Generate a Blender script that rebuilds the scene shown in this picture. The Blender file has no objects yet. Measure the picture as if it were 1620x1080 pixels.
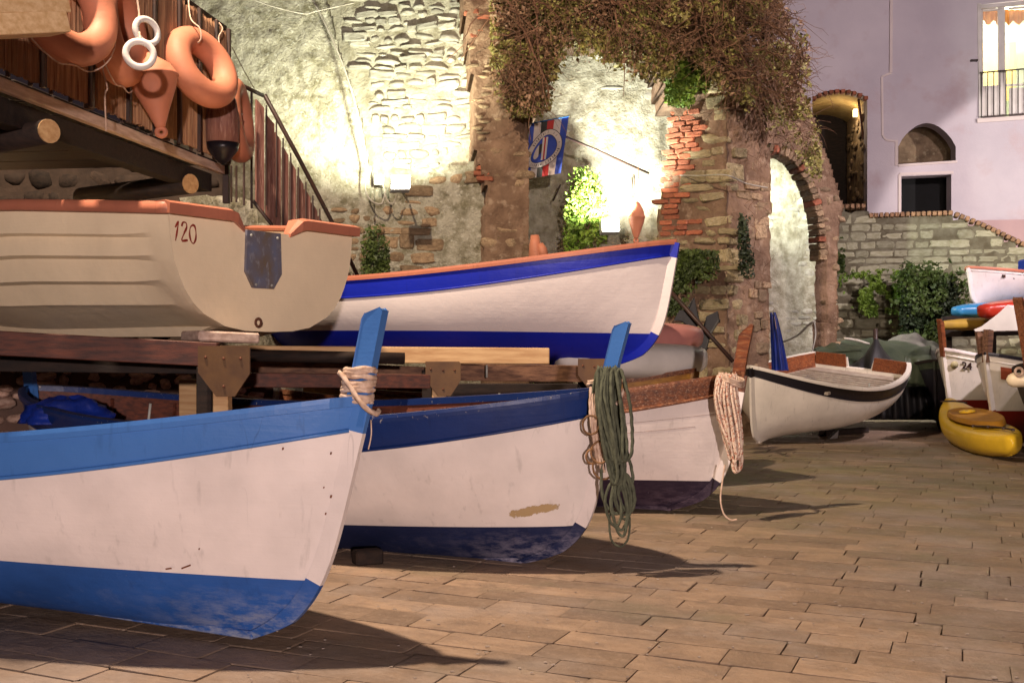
import bpy, bmesh, math, random
import numpy as np
from mathutils import Vector, Matrix, Euler, noise
from mathutils.geometry import tessellate_polygon
R = math.radians
random.seed(7); rng = np.random.default_rng(7)
sc = bpy.context.scene
# ---------------------------------------------------------------- camera, world, lamps, exposure
CAMH = 1.30; FPX = 1700.0
cam_d = bpy.data.cameras.new('camera'); cam = bpy.data.objects.new('camera', cam_d)
sc.collection.objects.link(cam); sc.camera = cam
cam.location = (0, 0, CAMH); cam.rotation_euler = (R(90), 0, 0)
cam_d.sensor_width = 36; cam_d.lens = 36 * FPX / 1620; cam_d.clip_end = 300; cam_d.clip_start = .1
w = bpy.data.worlds.new('World'); sc.world = w; w.use_nodes = True
bg = w.node_tree.nodes['Background']; bg.inputs[0].default_value = (.50, .34, .40, 1); bg.inputs[1].default_value = .04
sc.view_settings.view_transform = 'Standard'; sc.view_settings.look = 'None'
sc.view_settings.exposure = 0; sc.view_settings.gamma = 1
sc.cycles.max_bounces = 5; sc.cycles.diffuse_bounces = 3; sc.cycles.glossy_bounces = 2
sc.cycles.use_denoising = True
def lamp(name, kind, loc, power, col, size=.2, aim=None, angle=None, blend=.3):
    d = bpy.data.lights.new(name, kind); d.energy = power; d.color = col
    if kind == 'AREA': d.size = size
    else: d.shadow_soft_size = size
    if kind == 'SPOT': d.spot_size = R(angle); d.spot_blend = blend
    o = bpy.data.objects.new(name, d); sc.collection.objects.link(o); o.location = loc
    if aim is not None: o.rotation_euler = (Vector(aim) - Vector(loc)).to_track_quat('-Z', 'Y').to_euler()
    return o
lamp('street_light_over_slipway', 'SPOT', (-2.85, 4.9, 7.9), 4500, (1, .78, .57), .12, (1.2, 7.2, 0), 125, .25)
lamp('street_light_behind_viewer', 'SPOT', (2.2, -12.0, 2.7), 9300, (1, .80, .735), .2, (.3, 9, 2.6), 56, .8)
lamp('added_house_fill_light', 'SPOT', (9.5, 10.5, 7.0), 4300, (1, .84, .88), .2, (8, 24, 3.5), 120, .5)  # unseen wide lamp added to brighten the house front
lamp('added_low_house_spot', 'SPOT', (16.5, 15.0, 4.2), 4800, (1, .90, .86), .12, (14.6, 26, 3.0), 52, .06)  # cone edge shaped to stand in for a building corner's shadow
# ---------------------------------------------------------------- pixel helpers (places only: everything is real geometry)
KB = 1.0
def P(px, py, Y):
    Y = Y * KB; return Vector(((px - 810) / FPX * Y, Y, CAMH + (540 - py) / FPX * Y))
def G(px, py): return P(px, py, CAMH * FPX / (py - 540))
def pix(v): return (810 + FPX * v[0] / v[1], 540 - FPX * (v[2] - CAMH) / v[1])
def inside(p, poly):
    x, y = p; c = False; n = len(poly); j = n - 1
    for i in range(n):
        xi, yi = poly[i]; xj, yj = poly[j]
        if (yi > y) != (yj > y) and x < (xj - xi) * (y - yi) / (yj - yi) + xi: c = not c
        j = i
    return c
class Plane:                                     # upright plane through two places
    def __init__(s, px1, Y1, px2, Y2):
        s.a = P(px1, 540, Y1); b = P(px2, 540, Y2); s.a.z = 0; b.z = 0
        s.u = (b - s.a).normalized(); s.n = Vector((s.u.y, -s.u.x, 0))
        if s.n.y > 0: s.n = -s.n
    def hit(s, px, py):
        d = Vector(((px - 810) / FPX, 1, (540 - py) / FPX)); o = Vector((0, 0, CAMH))
        t = (s.a - o).dot(s.n) / d.dot(s.n); return o + d * t
    def uz(s, p): return ((p - s.a).dot(s.u), p.z)
    def at(s, u, z, d=0): return s.a + s.u * u + Vector((0, 0, z)) + s.n * d
# ---------------------------------------------------------------- materials
def srgb(r, g, b):
    f = lambda c: (c / 255 / 12.92) if c / 255 <= .04045 else ((c / 255 + .055) / 1.055) ** 2.4
    return (f(r), f(g), f(b), 1)
class NT:
    def __init__(s, name):
        s.m = bpy.data.materials.new(name); s.m.use_nodes = True; s.t = s.m.node_tree
        s.b = s.t.nodes['Principled BSDF']; s.tc = s.n('ShaderNodeTexCoord')
    def n(s, k, **kw):
        o = s.t.nodes.new(k)
        for a, b in kw.items(): setattr(o, a, b)
        return o
    def l(s, a, b): s.t.links.new(a, b)
    def coords(s, scale=(1, 1, 1), rand=True):
        mp = s.n('ShaderNodeMapping'); mp.inputs['Scale'].default_value = scale
        s.l(s.tc.outputs['Object'], mp.inputs[0])
        if rand:
            oi = s.n('ShaderNodeObjectInfo'); mu = s.n('ShaderNodeMath', operation='MULTIPLY'); mu.inputs[1].default_value = 37.
            s.l(oi.outputs['Random'], mu.inputs[0]); cx = s.n('ShaderNodeCombineXYZ')
            s.l(mu.outputs[0], cx.inputs[0]); s.l(mu.outputs[0], cx.inputs[1]); s.l(cx.outputs[0], mp.inputs['Location'])
        return mp.outputs[0]
    def noise(s, co, scale, detail=5, rough=.6):
        o = s.n('ShaderNodeTexNoise'); o.inputs['Scale'].default_value = scale; o.inputs['Detail'].default_value = detail
        o.inputs['Roughness'].default_value = rough; s.l(co, o.inputs['Vector']); return o.outputs['Fac']
    def ramp(s, fac, lo, hi):
        o = s.n('ShaderNodeMapRange'); o.inputs[1].default_value = lo; o.inputs[2].default_value = hi; s.l(fac, o.inputs[0]); return o.outputs[0]
    def mix(s, fac, a, b):
        o = s.n('ShaderNodeMix', data_type='RGBA')
        if isinstance(fac, float): o.inputs[0].default_value = fac
        else: s.l(fac, o.inputs[0])
        for i, v in ((6, a), (7, b)):
            if isinstance(v, tuple): o.inputs[i].default_value = v if len(v) == 4 else v + (1,)
            else: s.l(v, o.inputs[i])
        return o.outputs[2]
    def math(s, op, a, b):
        o = s.n('ShaderNodeMath', operation=op)
        for i, v in enumerate((a, b)):
            if isinstance(v, (int, float)): o.inputs[i].default_value = v
            else: s.l(v, o.inputs[i])
        return o.outputs[0]
    def bump(s, h, strength=.3, dist=.01):
        o = s.n('ShaderNodeBump'); o.inputs['Strength'].default_value = strength; o.inputs['Distance'].default_value = dist
        s.l(h, o.inputs['Height']); s.l(o.outputs[0], s.b.inputs['Normal'])
def mat(name, c1, c2=None, scale=4, rough=.7, bump=.3, bs=None, bd=.01, stretch=(1, 1, 1), rnd=.25, c3=None, metal=0, coat=0, spec=.4, lo=.35, hi=.65):
    N = NT(name); co = N.coords(stretch)
    f = N.noise(co, scale); c2 = c2 or tuple(x * .6 for x in c1)
    col = N.mix(N.ramp(f, lo, hi), tuple(c1[:3]), tuple(c2[:3]))
    if c3: col = N.mix(N.ramp(N.noise(co, scale * 2.7), .55, .7), col, tuple(c3[:3]))
    if rnd:
        oi = N.n('ShaderNodeObjectInfo'); hs = N.n('ShaderNodeHueSaturation')
        v = N.ramp(oi.outputs['Random'], 0, 1); mr = N.n('ShaderNodeMapRange'); mr.inputs[3].default_value = 1 - rnd; mr.inputs[4].default_value = 1 + rnd
        N.l(oi.outputs['Random'], mr.inputs[0]); N.l(mr.outputs[0], hs.inputs['Value']); N.l(col, hs.inputs['Color']); col = hs.outputs[0]
    N.l(col, N.b.inputs['Base Color']); N.b.inputs['Roughness'].default_value = rough
    N.b.inputs['Metallic'].default_value = metal; N.b.inputs['Coat Weight'].default_value = coat
    N.b.inputs['Specular IOR Level'].default_value = spec
    if bump:
        N.bump(N.noise(co, bs or scale * 5, 6, .7), bump, bd)
    return N.m
def emit(name, col, strength):
    N = NT(name); N.b.inputs['Base Color'].default_value = (0, 0, 0, 1)
    N.b.inputs['Emission Color'].default_value = col; N.b.inputs['Emission Strength'].default_value = strength; return N.m
def paint(name, col, wear=(.30, .24, .20), amt=.72, grime=.25, rough=.42, extra=None, scuff=None, streak=True):
    """brushed boat paint: faint blotches, run marks, small chips; extra = (x, z, rx, rz, slope) a larger flaked patch; scuff = pale rub near the forefoot"""
    N = NT(name); co = N.coords((1, 1, 1), False)
    big = N.noise(co, 1.6, 4); dark = tuple(c * (1 - grime) for c in col[:3])
    c = N.mix(N.ramp(big, .35, .7), tuple(col[:3]), dark)
    if streak:
        st = N.coords((14, 14, .7), False); s_ = N.noise(st, 1.5, 3)
        c = N.mix(N.math('MULTIPLY', N.ramp(s_, .60, .74), .35), c, tuple(x * .45 for x in col[:3]))
    if streak:
        ck = N.math('ABSOLUTE', N.math('SUBTRACT', N.noise(N.coords((3.2, 3.2, .45), False), 1.3, 3, .5), .5), 0)
        c = N.mix(N.math('MULTIPLY', N.math('MULTIPLY', N.ramp(ck, .0035, .0008), N.ramp(N.noise(co, 1.1, 2), .48, .56)), .5), c, tuple(x * .35 for x in col[:3]))
    chips = N.noise(co, 26, 6, .75); msk = N.ramp(chips, amt, amt + .02)
    if extra:
        sx = N.n('ShaderNodeSeparateXYZ'); N.l(N.tc.outputs['Object'], sx.inputs[0])
        X, Z, rx, rz, sl = extra
        dx = N.math('SUBTRACT', sx.outputs[0], X); dz = N.math('SUBTRACT', N.math('SUBTRACT', sx.outputs[2], Z), N.math('MULTIPLY', dx, sl))
        e = N.math('ADD', N.math('POWER', N.math('ABSOLUTE', N.math('DIVIDE', dx, rx), 0), 2), N.math('POWER', N.math('ABSOLUTE', N.math('DIVIDE', dz, rz), 0), 2))
        e = N.math('ADD', e, N.math('MULTIPLY', N.noise(co, 13, 8, .8), 2.4))
        m2 = N.ramp(e, 1.62, 1.56); msk = N.math('MAXIMUM', msk, m2)
    c = N.mix(msk, c, tuple(wear))
    if scuff:
        sx = N.n('ShaderNodeSeparateXYZ'); N.l(N.tc.outputs['Object'], sx.inputs[0])
        g = N.math('MULTIPLY', N.ramp(sx.outputs[0], -1.1, -.30), N.ramp(sx.outputs[2], .26, .06))
        g = N.math('MULTIPLY', g, N.ramp(N.noise(N.coords((3, 3, 9), False), 2.6, 8, .75), .44, .62))
        g = N.math('MAXIMUM', g, N.math('MULTIPLY', N.ramp(N.noise(co, 2.2, 9, .8), .55, .66), .14))
        c = N.mix(N.math('MULTIPLY', g, .85), c, scuff)
    N.l(c, N.b.inputs['Base Color']); N.b.inputs['Roughness'].default_value = rough; N.b.inputs['Specular IOR Level'].default_value = .35
    br = N.noise(N.coords((1.2, 1.2, 34), False), 2, 4, .6)
    N.bump(N.math('ADD', N.math('ADD', N.noise(co, 5, 5, .6), N.math('MULTIPLY', br, .15)), N.math('MULTIPLY', msk, -.5)), .5, .012)
    return N.m
M = {}
M['white'] = paint('white_boat_paint', (.78, .70, .68), amt=.735)
M['white_flaked'] = paint('flaked_white_boat_paint', (.80, .73, .71), wear=(.42, .30, .16), amt=.72, extra=(-.40, .355, .23, .045, .18))
M['cream'] = paint('cream_fibreglass', (.95, .79, .55), wear=(.35, .22, .12), amt=.76, grime=.15, rough=.35, streak=False)
M['ivory'] = paint('ivory_fibreglass', (.74, .68, .60), wear=(.4, .3, .2), amt=.77, rough=.3)
M['light_blue'] = paint('light_blue_paint', (.055, .175, .50), wear=(.35, .36, .42), amt=.74, grime=.15)
M['light_blue_bottom'] = paint('light_blue_bottom_paint', (.022, .095, .36), wear=(.2, .2, .25), amt=.70, grime=.4, scuff=(.30, .32, .38), rough=.6)
M['navy'] = paint('navy_paint', (.007, .028, .145), wear=(.3, .3, .33), amt=.71, grime=.3)
M['navy_bottom'] = paint('navy_bottom_paint', (.012, .02, .075), wear=(.15, .14, .2), amt=.7, grime=.4, scuff=(.33, .30, .38), rough=.6)
M['royal'] = paint('royal_blue_paint', (.008, .02, .40), wear=(.2, .2, .5), amt=.76, grime=.2)
M['plum_bottom'] = paint('dark_plum_bottom_paint', (.02, .010, .028), wear=(.12, .09, .13), amt=.66, scuff=(.12, .085, .12), rough=.65)
M['red_bottom'] = paint('red_bottom_paint', (.22, .016, .008), wear=(.1, .03, .03), amt=.72)
M['orange_trim'] = paint('orange_gunwale_paint', (.50, .18, .11), wear=(.6, .4, .25), amt=.68)
M['orange_plastic'] = paint('orange_plastic', (.60, .225, .13), wear=(.30, .11, .07), amt=.69, grime=.38, rough=.6, streak=False)
M['red_plastic'] = paint('red_plastic', (.42, .03, .015), wear=(.3, .05, .03), amt=.78, rough=.35, streak=False)
M['yellow_plastic'] = paint('yellow_plastic', (.78, .50, .03), wear=(.4, .25, .05), amt=.78, rough=.3, streak=False)
M['blue_plastic'] = paint('blue_plastic', (.03, .20, .44), wear=(.2, .2, .3), amt=.78, rough=.35, streak=False)
M['pink_plastic'] = paint('faded_pink_plastic', (.60, .25, .22), wear=(.5, .3, .3), amt=.78, rough=.4, streak=False)
M['white_plastic'] = paint('white_plastic', (.78, .74, .70), wear=(.5, .45, .4), amt=.78, rough=.4, streak=False)
M['black_rim'] = paint('black_rubbing_strake', (.012, .010, .014), wear=(.15, .08, .06), amt=.68, rough=.35, streak=False)
M['dark_inside'] = mat('dark_boat_inside', (.03, .022, .02), (.012, .01, .012), 5, .7)
M['varnish'] = mat('worn_varnished_wood', (.24, .070, .022), (.10, .026, .012), 6, .4, .4, 40, .004, (1, 6, 6), .12, c3=(.34, .16, .07))
M['old_varnish'] = mat('scraped_varnished_wood', (.23, .075, .026), (.085, .028, .014), 9, .5, .5, 40, .004, (1, 5, 5), .1, c3=(.45, .28, .18))
M['timber'] = mat('pale_new_timber', (.55, .36, .18), (.38, .21, .09), 5, .6, .3, 30, .003, (.6, 7, 7), .1)
M['old_timber'] = mat('old_brown_timber', (.20, .10, .055), (.07, .03, .018), 6, .7, .5, 30, .006, (.6, 7, 7), .2)
M['red_timber'] = mat('red_brown_timber', (.14, .038, .02), (.05, .016, .012), 6, .6, .4, 30, .005, (.6, 7, 7), .2)
M['dark_timber'] = mat('dark_wet_timber', (.022, .011, .007), (.008, .004, .003), 6, .8, .4, 30, .005, (1, 5, 5), .2)
M['slat'] = mat('weathered_slat_wood', (.23, .11, .085), (.12, .045, .035), 5, .7, .5, 40, .005, (7, 7, .6), .25, c3=(.33, .2, .16))
M['ply'] = mat('ochre_painted_plate', (.13, .062, .018), (.08, .035, .012), 6, .6, .3, 40, .003, rnd=.1)
M['grey_beam'] = mat('grey_weathered_timber', (.56, .43, .36), (.36, .25, .20), 6, .75, .5, 40, .006, (5, .6, 6), .1)
M['reed'] = mat('brown_reed_screen', (.42, .23, .12), (.17, .075, .04), 3, .75, .6, 60, .006, (14, 14, .7), .25, c3=(.40, .25, .14))
M['iron'] = mat('dark_painted_iron', (.028, .018, .015), (.05, .022, .015), 9, .5, .3, 60, .002, rnd=.1)
M['rusty'] = mat('rusty_steel', (.16, .06, .03), (.08, .03, .02), 14, .7, .3, 60, .002, metal=.3)
M['zinc'] = mat('scratched_metal_pad', (.15, .17, .26), (.17, .13, .10), 9, .55, .5, 50, .003, (1, 1, .6), .1, c3=(.28, .28, .32))
M['navy_rail'] = paint('worn_navy_rail_paint', (.010, .03, .14), wear=(.50, .46, .42), amt=.63, grime=.3)
M['clean_white'] = paint('clean_white_paint', (.80, .72, .71), amt=.77, grime=.08, streak=False)
M['dark_stone'] = mat('shade_darkened_stone', (.055, .035, .025), (.025, .016, .012), 4, .85, .6, 14, .02, rnd=.35)  # under-deck shade put into the stone colour
M['rope_white'] = mat('off_white_rope', (.66, .50, .40), (.42, .28, .20), 30, .9, .5, 220, .003, rnd=.1)
M['rope_green'] = mat('grey_green_rope', (.105, .115, .075), (.055, .06, .04), 30, .9, .5, 220, .003, rnd=.15)
M['rope_fleck'] = mat('red_flecked_rope', (.66, .53, .43), (.38, .11, .06), 70, .9, .5, 220, .003, rnd=.1, lo=.50, hi=.60)
M['rope_brown'] = mat('brown_cord', (.22, .12, .06), (.14, .07, .03), 30, .9, .4, 220, .002)
M['cable'] = mat('pale_cable', (.45, .42, .36), (.3, .27, .22), 10, .6, .2)
M['paver'] = mat('brown_paving_stone', (.30, .205, .145), (.235, .135, .085), 7, .55, .55, 30, .007, rnd=.20, c3=(.22, .15, .10))
M['paver_bed'] = mat('dark_joint_mortar', (.075, .038, .022), (.26, .18, .13), 3, .85, .5, 40, rnd=0, lo=.45, hi=.55)
M['plaster'] = mat('rough_lime_plaster', (.50, .47, .37), (.22, .20, .125), 6.5, .9, 1., 22, .07, rnd=0, c3=(.62, .60, .50), lo=.40, hi=.66)
M['stone_light'] = mat('pale_rubble_stone', (.48, .46, .39), (.30, .28, .22), 3, .8, .6, 12, .02, rnd=.25)
M['mortar_light'] = mat('pale_mortar', (.56, .53, .42), (.28, .25, .17), 6, .9, 1., 16, .06, rnd=0)
M['stone_brown'] = mat('brown_rubble_stone', (.32, .22, .13), (.16, .105, .06), 4, .85, .7, 14, .02, rnd=.35, c3=(.40, .32, .2))
M['mortar_brown'] = mat('brown_pier_mortar', (.26, .165, .105), (.13, .075, .045), 2.6, .9, .9, 12, .05, rnd=0, c3=(.33, .235, .16))
M['ochre_brick'] = mat('tan_coping_brick', (.48, .30, .17), (.34, .18, .10), 5, .8, .6, 20, .01, rnd=.3)
M['brick'] = mat('red_brick', (.40, .13, .065), (.24, .075, .04), 5, .8, .6, 20, .01, rnd=.3)
M['stone_grey'] = mat('grey_green_block', (.46, .44, .31), (.31, .29, .18), 3.5, .85, .6, 14, .015, rnd=.22)
M['mortar_grey'] = mat('grey_green_mortar', (.24, .22, .15), (.12, .10, .06), 4, .9, .8, 14, .03, rnd=0)
M['mossy'] = mat('mossy_quoin_stone', (.40, .32, .18), (.22, .17, .09), 5, .85, .9, 12, .03, rnd=.35, c3=(.42, .38, .27))
M['bank_stone'] = mat('pinkish_bank_stone', (.66, .47, .38), (.36, .20, .15), 4, .8, .6, 16, .015, rnd=.4, c3=(.5, .36, .27))
M['house'] = mat('mauve_house_plaster', (.60, .53, .56), (.50, .44, .48), .5, .9, .5, 16, .012, rnd=0, c3=(.50, .40, .42))
M['house_white'] = mat('pale_house_plaster', (.70, .60, .56), (.62, .52, .5), 1.4, .9, .25, 16, .01, rnd=0)
M['window_white'] = mat('white_window_wood', (.72, .66, .62), (.6, .55, .5), 3, .5, .1, rnd=0)
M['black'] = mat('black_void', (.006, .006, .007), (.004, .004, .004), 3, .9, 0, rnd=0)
M['black_cloth'] = mat('black_cloth', (.012, .012, .014), (.02, .018, .018), 5, .55, .5, 20, .01, rnd=0)
M['green_tarp'] = mat('green_tarp', (.045, .055, .03), (.02, .03, .016), 3, .55, .5, 9, .02, rnd=0)
M['grey_tarp'] = mat('grey_tarp', (.12, .105, .095), (.06, .05, .048), 3, .55, .5, 9, .02, rnd=0)
M['blue_tarp'] = mat('blue_tarp', (.006, .03, .30), (.004, .014, .13), 3, .45, .5, 9, .02, rnd=0)
M['deck_grey'] = mat('pale_slatted_floor', (.36, .31, .25), (.24, .19, .15), 5, .5, .3, rnd=.1)
M['pale_timber'] = mat('cream_new_timber', (.78, .56, .32), (.60, .38, .18), 5, .6, .3, 30, .003, (.6, 7, 7), .1)
def leafmat(name, a, b, trans=.2):
    N = NT(name); co = N.coords((1, 1, 1), False)
    c = N.mix(N.ramp(N.noise(co, 3.5, 4), .38, .62), a, b)
    c = N.mix(N.math('MULTIPLY', N.ramp(N.noise(co, 30, 2), .45, .6), .5), c, tuple(x * .45 for x in b))
    N.l(c, N.b.inputs['Base Color']); N.b.inputs['Roughness'].default_value = .6
    N.b.inputs['Subsurface Weight'].default_value = 0; N.b.inputs['Transmission Weight'].default_value = 0
    return N.m
M['leaf_green'] = leafmat('green_ivy_leaf', (.085, .125, .02), (.038, .06, .012))
M['leaf_bright'] = leafmat('bright_ivy_leaf', (.22, .34, .04), (.11, .20, .02))
M['leaf_dark'] = leafmat('dark_shrub_leaf', (.035, .055, .018), (.02, .03, .01))
M['leaf_olive'] = leafmat('olive_dry_leaf', (.36, .34, .09), (.19, .15, .04))
M['leaf_dry'] = leafmat('dry_brown_leaf', (.34, .20, .11), (.13, .07, .035))
M['twig'] = mat('dry_twig', (.22, .115, .065), (.09, .045, .025), 6, .8, 0, rnd=0)
M['lens'] = emit('lit_floodlight_lens', (1, .98, .86, 1), 30)
M['galv'] = mat('grey_lamp_housing', (.40, .40, .37), (.3, .3, .28), 8, .5, .1, rnd=0)
M['yellow_wood'] = mat('yellow_ochre_boat_wood', (.42, .20, .03), (.24, .10, .02), 5, .5, .4, 30, .004, (1, 4, 6), 0)
# ---------------------------------------------------------------- object helpers
ORG = {}
def thing(name, label, cat, loc=(0, 0, 0), rot=(0, 0, 0), group=None, local=False):
    o = bpy.data.objects.new(name, None); sc.collection.objects.link(o); o.empty_display_size = .1
    o.location = loc; o.rotation_euler = rot; o['label'] = label; o['category'] = cat
    if group: o['group'] = group
    ORG[o] = Vector((0, 0, 0)) if local else Vector(loc)      # local: children's shapes are given in the thing's own frame
    return o
def tag(o, label=None, cat=None, group=None, kind=None):
    for k, v in (('label', label), ('category', cat), ('group', group), ('kind', kind)):
        if v: o[k] = v
    return o
def mk(name, V, F, m, parent=None, smooth=False, midx=None, centre=True):
    V = np.asarray(V, float).reshape(-1, 3); c = V.mean(0) if centre else np.zeros(3)
    me = bpy.data.meshes.new(name); me.from_pydata((V - c).tolist(), [], [tuple(int(i) for i in f) for f in F])
    for mm in (m if isinstance(m, (list, tuple)) else [m]): me.materials.append(mm)
    if midx is not None: me.polygons.foreach_set('material_index', np.asarray(midx, int))
    if smooth: me.polygons.foreach_set('use_smooth', [True] * len(me.polygons))
    me.update(); o = bpy.data.objects.new(name, me); sc.collection.objects.link(o)
    cv = Vector(c)
    if parent is not None: o.parent = parent; o.location = cv - ORG[parent]
    else: o.location = cv
    ORG[o] = cv
    return o
def join(parts):
    V = []; F = []; n = 0
    for v, f in parts:
        v = np.asarray(v, float).reshape(-1, 3); V.append(v); F += [[int(i) + n for i in q] for q in f]; n += len(v)
    return np.concatenate(V), F
def boxg(c, ax, ay, az, ch=0.0):
    """box: centre, three half-axis vectors; ch = chamfer as a share of the smallest"""
    c = Vector(c); ax, ay, az = Vector(ax), Vector(ay), Vector(az)
    if not ch:
        V = [c + ax * i + ay * j + az * k for i in (-1, 1) for j in (-1, 1) for k in (-1, 1)]
        return V, [(0, 1, 3, 2), (4, 6, 7, 5), (0, 4, 5, 1), (2, 3, 7, 6), (0, 2, 6, 4), (1, 5, 7, 3)]
    V = []; F = []; idx = {}
    L = [ax.length, ay.length, az.length]; A = [ax, ay, az]
    def vid(s, k):                              # corner s, pulled in on all axes but k
        if (s, k) not in idx:
            p = c.copy()
            for i in range(3): p += A[i] * s[i] * (1 if i == k else 1 - ch / L[i])
            idx[(s, k)] = len(V); V.append(p)
        return idx[(s, k)]
    for k in range(3):
        a, b = [i for i in range(3) if i != k]
        for sg in (-1, 1):
            q = []
            for sa, sb in ((-1, -1), (1, -1), (1, 1), (-1, 1)):
                s = [0, 0, 0]; s[k] = sg; s[a] = sa; s[b] = sb; q.append(vid(tuple(s), k))
            F.append(q)
    for k in range(3):                          # edges along axis k
        a, b = [i for i in range(3) if i != k]
        for sa in (-1, 1):
            for sb in (-1, 1):
                s0 = [0, 0, 0]; s1 = [0, 0, 0]
                for s, g in ((s0, -1), (s1, 1)): s[k] = g; s[a] = sa; s[b] = sb
                F.append([vid(tuple(s0), a), vid(tuple(s1), a), vid(tuple(s1), b), vid(tuple(s0), b)])
    for s in [(i, j, k) for i in (-1, 1) for j in (-1, 1) for k in (-1, 1)]:
        F.append([vid(s, 0), vid(s, 1), vid(s, 2)])
    return V, F
def beamg(p0, p1, w, h, ch=.004, up=(0, 0, 1)):
    p0, p1 = Vector(p0), Vector(p1); d = p1 - p0; L = d.length; d.normalize(); u = Vector(up)
    if abs(d.dot(u)) > .95: u = Vector((0, 1, 0)) if abs(d.y) < .9 else Vector((1, 0, 0))
    s = d.cross(u).normalized(); u = s.cross(d).normalized()
    return boxg((p0 + p1) / 2, d * L / 2, s * w / 2, u * h / 2, min(ch, w / 4, h / 4))
def beam(name, p0, p1, w, h, m, parent=None, ch=.004, up=(0, 0, 1)):
    V, F = beamg(p0, p1, w, h, ch, up)
    o = mk(name, V, F, m, parent); return o
def tubeg(pts, r, n=8, closed=False, twist=0., cap=True):
    pts = [Vector(p) for p in pts]; N = len(pts); V = []; F = []
    T = []
    for i in range(N):
        a = pts[(i - 1) % N] if (closed or i > 0) else pts[i]; b = pts[(i + 1) % N] if (closed or i < N - 1) else pts[i]
        t = (b - a); T.append(t.normalized() if t.length > 1e-9 else Vector((0, 0, 1)))
    u = T[0].orthogonal().normalized(); s = 0
    rr = r if hasattr(r, '__len__') else [r] * N
    for i in range(N):
        if i: s += (pts[i] - pts[i - 1]).length
        u = (u - T[i] * u.dot(T[i]))
        u = u.normalized() if u.length > 1e-6 else T[i].orthogonal().normalized()
        v = T[i].cross(u)
        for k in range(n):
            a = 2 * math.pi * k / n
            q = rr[i] * (1 + (.16 * math.cos(3 * a - s * twist) if twist else 0))
            V.append(pts[i] + (u * math.cos(a) + v * math.sin(a)) * q)
    for i in range(N if closed else N - 1):
        j = (i + 1) % N
        for k in range(n):
            l = (k + 1) % n; F.append((i * n + k, i * n + l, j * n + l, j * n + k))
    if cap and not closed: F.append(list(range(n))[::-1]); F.append([(N - 1) * n + k for k in range(n)])
    return V, F
def tube(name, pts, r, m, parent=None, n=8, closed=False, twist=0., smooth=True):
    V, F = tubeg(pts, r, n, closed, twist); return mk(name, V, F, m, parent, smooth)
def smoothpath(pts, step=.012, closed=False):
    pts = [Vector(p) for p in pts]; out = []; N = len(pts)
    for i in range(N if closed else N - 1):
        if closed: a, b, c, d = pts[i - 1], pts[i], pts[(i + 1) % N], pts[(i + 2) % N]
        else: a, b, c, d = pts[max(0, i - 1)], pts[i], pts[i + 1], pts[min(N - 1, i + 2)]
        k = max(2, int((c - b).length / step))
        for j in range(k):
            t = j / k
            out.append(.5 * ((2 * b) + (c - a) * t + (2 * a - 5 * b + 4 * c - d) * t * t + (3 * b - a - 3 * c + d) * t ** 3))
    if not closed: out.append(pts[-1])
    return out
def rope(name, pts, r, m, parent=None, closed=False, step=.009):
    return tube(name, smoothpath(pts, step, closed), r, m, parent, 9, closed, twist=1 / (r * 1.1))
def lathe(name, prof, p0, axis, m, parent=None, n=28, smooth=True):
    """prof: (distance along axis, radius)"""
    a = Vector(axis).normalized(); u = a.orthogonal().normalized(); v = a.cross(u); p0 = Vector(p0); V = []; F = []
    for h, r in prof:
        for k in range(n):
            t = 2 * math.pi * k / n; V.append(p0 + a * h + (u * math.cos(t) + v * math.sin(t)) * max(r, .0005))
    for i in range(len(prof) - 1):
        for k in range(n):
            l = (k + 1) % n; F.append((i * n + k, i * n + l, (i + 1) * n + l, (i + 1) * n + k))
    F.append(list(range(n))[::-1]); F.append([(len(prof) - 1) * n + k for k in range(n)])
    return mk(name, V, F, m, parent, smooth)
def torusg(c, nrm, Rr, r, n=48, k=16, flat=1.0, wob=0):
    a = Vector(nrm).normalized(); u = a.orthogonal().normalized(); v = a.cross(u); c = Vector(c); V = []; F = []
    for i in range(n):
        t = 2 * math.pi * i / n; d = u * math.cos(t) + v * math.sin(t)
        for j in range(k):
            s = 2 * math.pi * j / k; V.append(c + d * (Rr + r * math.cos(s)) + a * r * flat * math.sin(s))
    for i in range(n):
        for j in range(k):
            F.append((i * k + j, ((i + 1) % n) * k + j, ((i + 1) % n) * k + (j + 1) % k, i * k + (j + 1) % k))
    return V, F
def prismg(poly, d):
    """poly: list of 3D points (planar), extruded by vector d"""
    poly = [Vector(p) for p in poly]; d = Vector(d); n = len(poly)
    tris = tessellate_polygon([poly])
    V = poly + [p + d for p in poly]
    F = [tuple(t) for t in tris] + [tuple(i + n for i in t[::-1]) for t in tris]
    F += [(i, (i + 1) % n, n + (i + 1) % n, n + i) for i in range(n)]
    return V, F
def text(name, s, size, m, parent, origin, right, up, depth=.002, shear=0, bold=0):
    cu = bpy.data.curves.new(name, 'FONT'); cu.body = s; cu.size = size; cu.extrude = depth; cu.shear = shear; cu.offset = bold
    to = bpy.data.objects.new(name, cu); sc.collection.objects.link(to)
    dg = bpy.context.evaluated_depsgraph_get(); me = bpy.data.meshes.new_from_object(to.evaluated_get(dg))
    right = Vector(right).normalized(); up = Vector(up).normalized(); nn = right.cross(up)
    V = [Vector(origin) + right * v.co.x + up * v.co.y + nn * v.co.z for v in me.vertices]
    F = [tuple(p.vertices) for p in me.polygons]
    bpy.data.objects.remove(to)
    return mk(name, V, F, m, parent)
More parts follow.
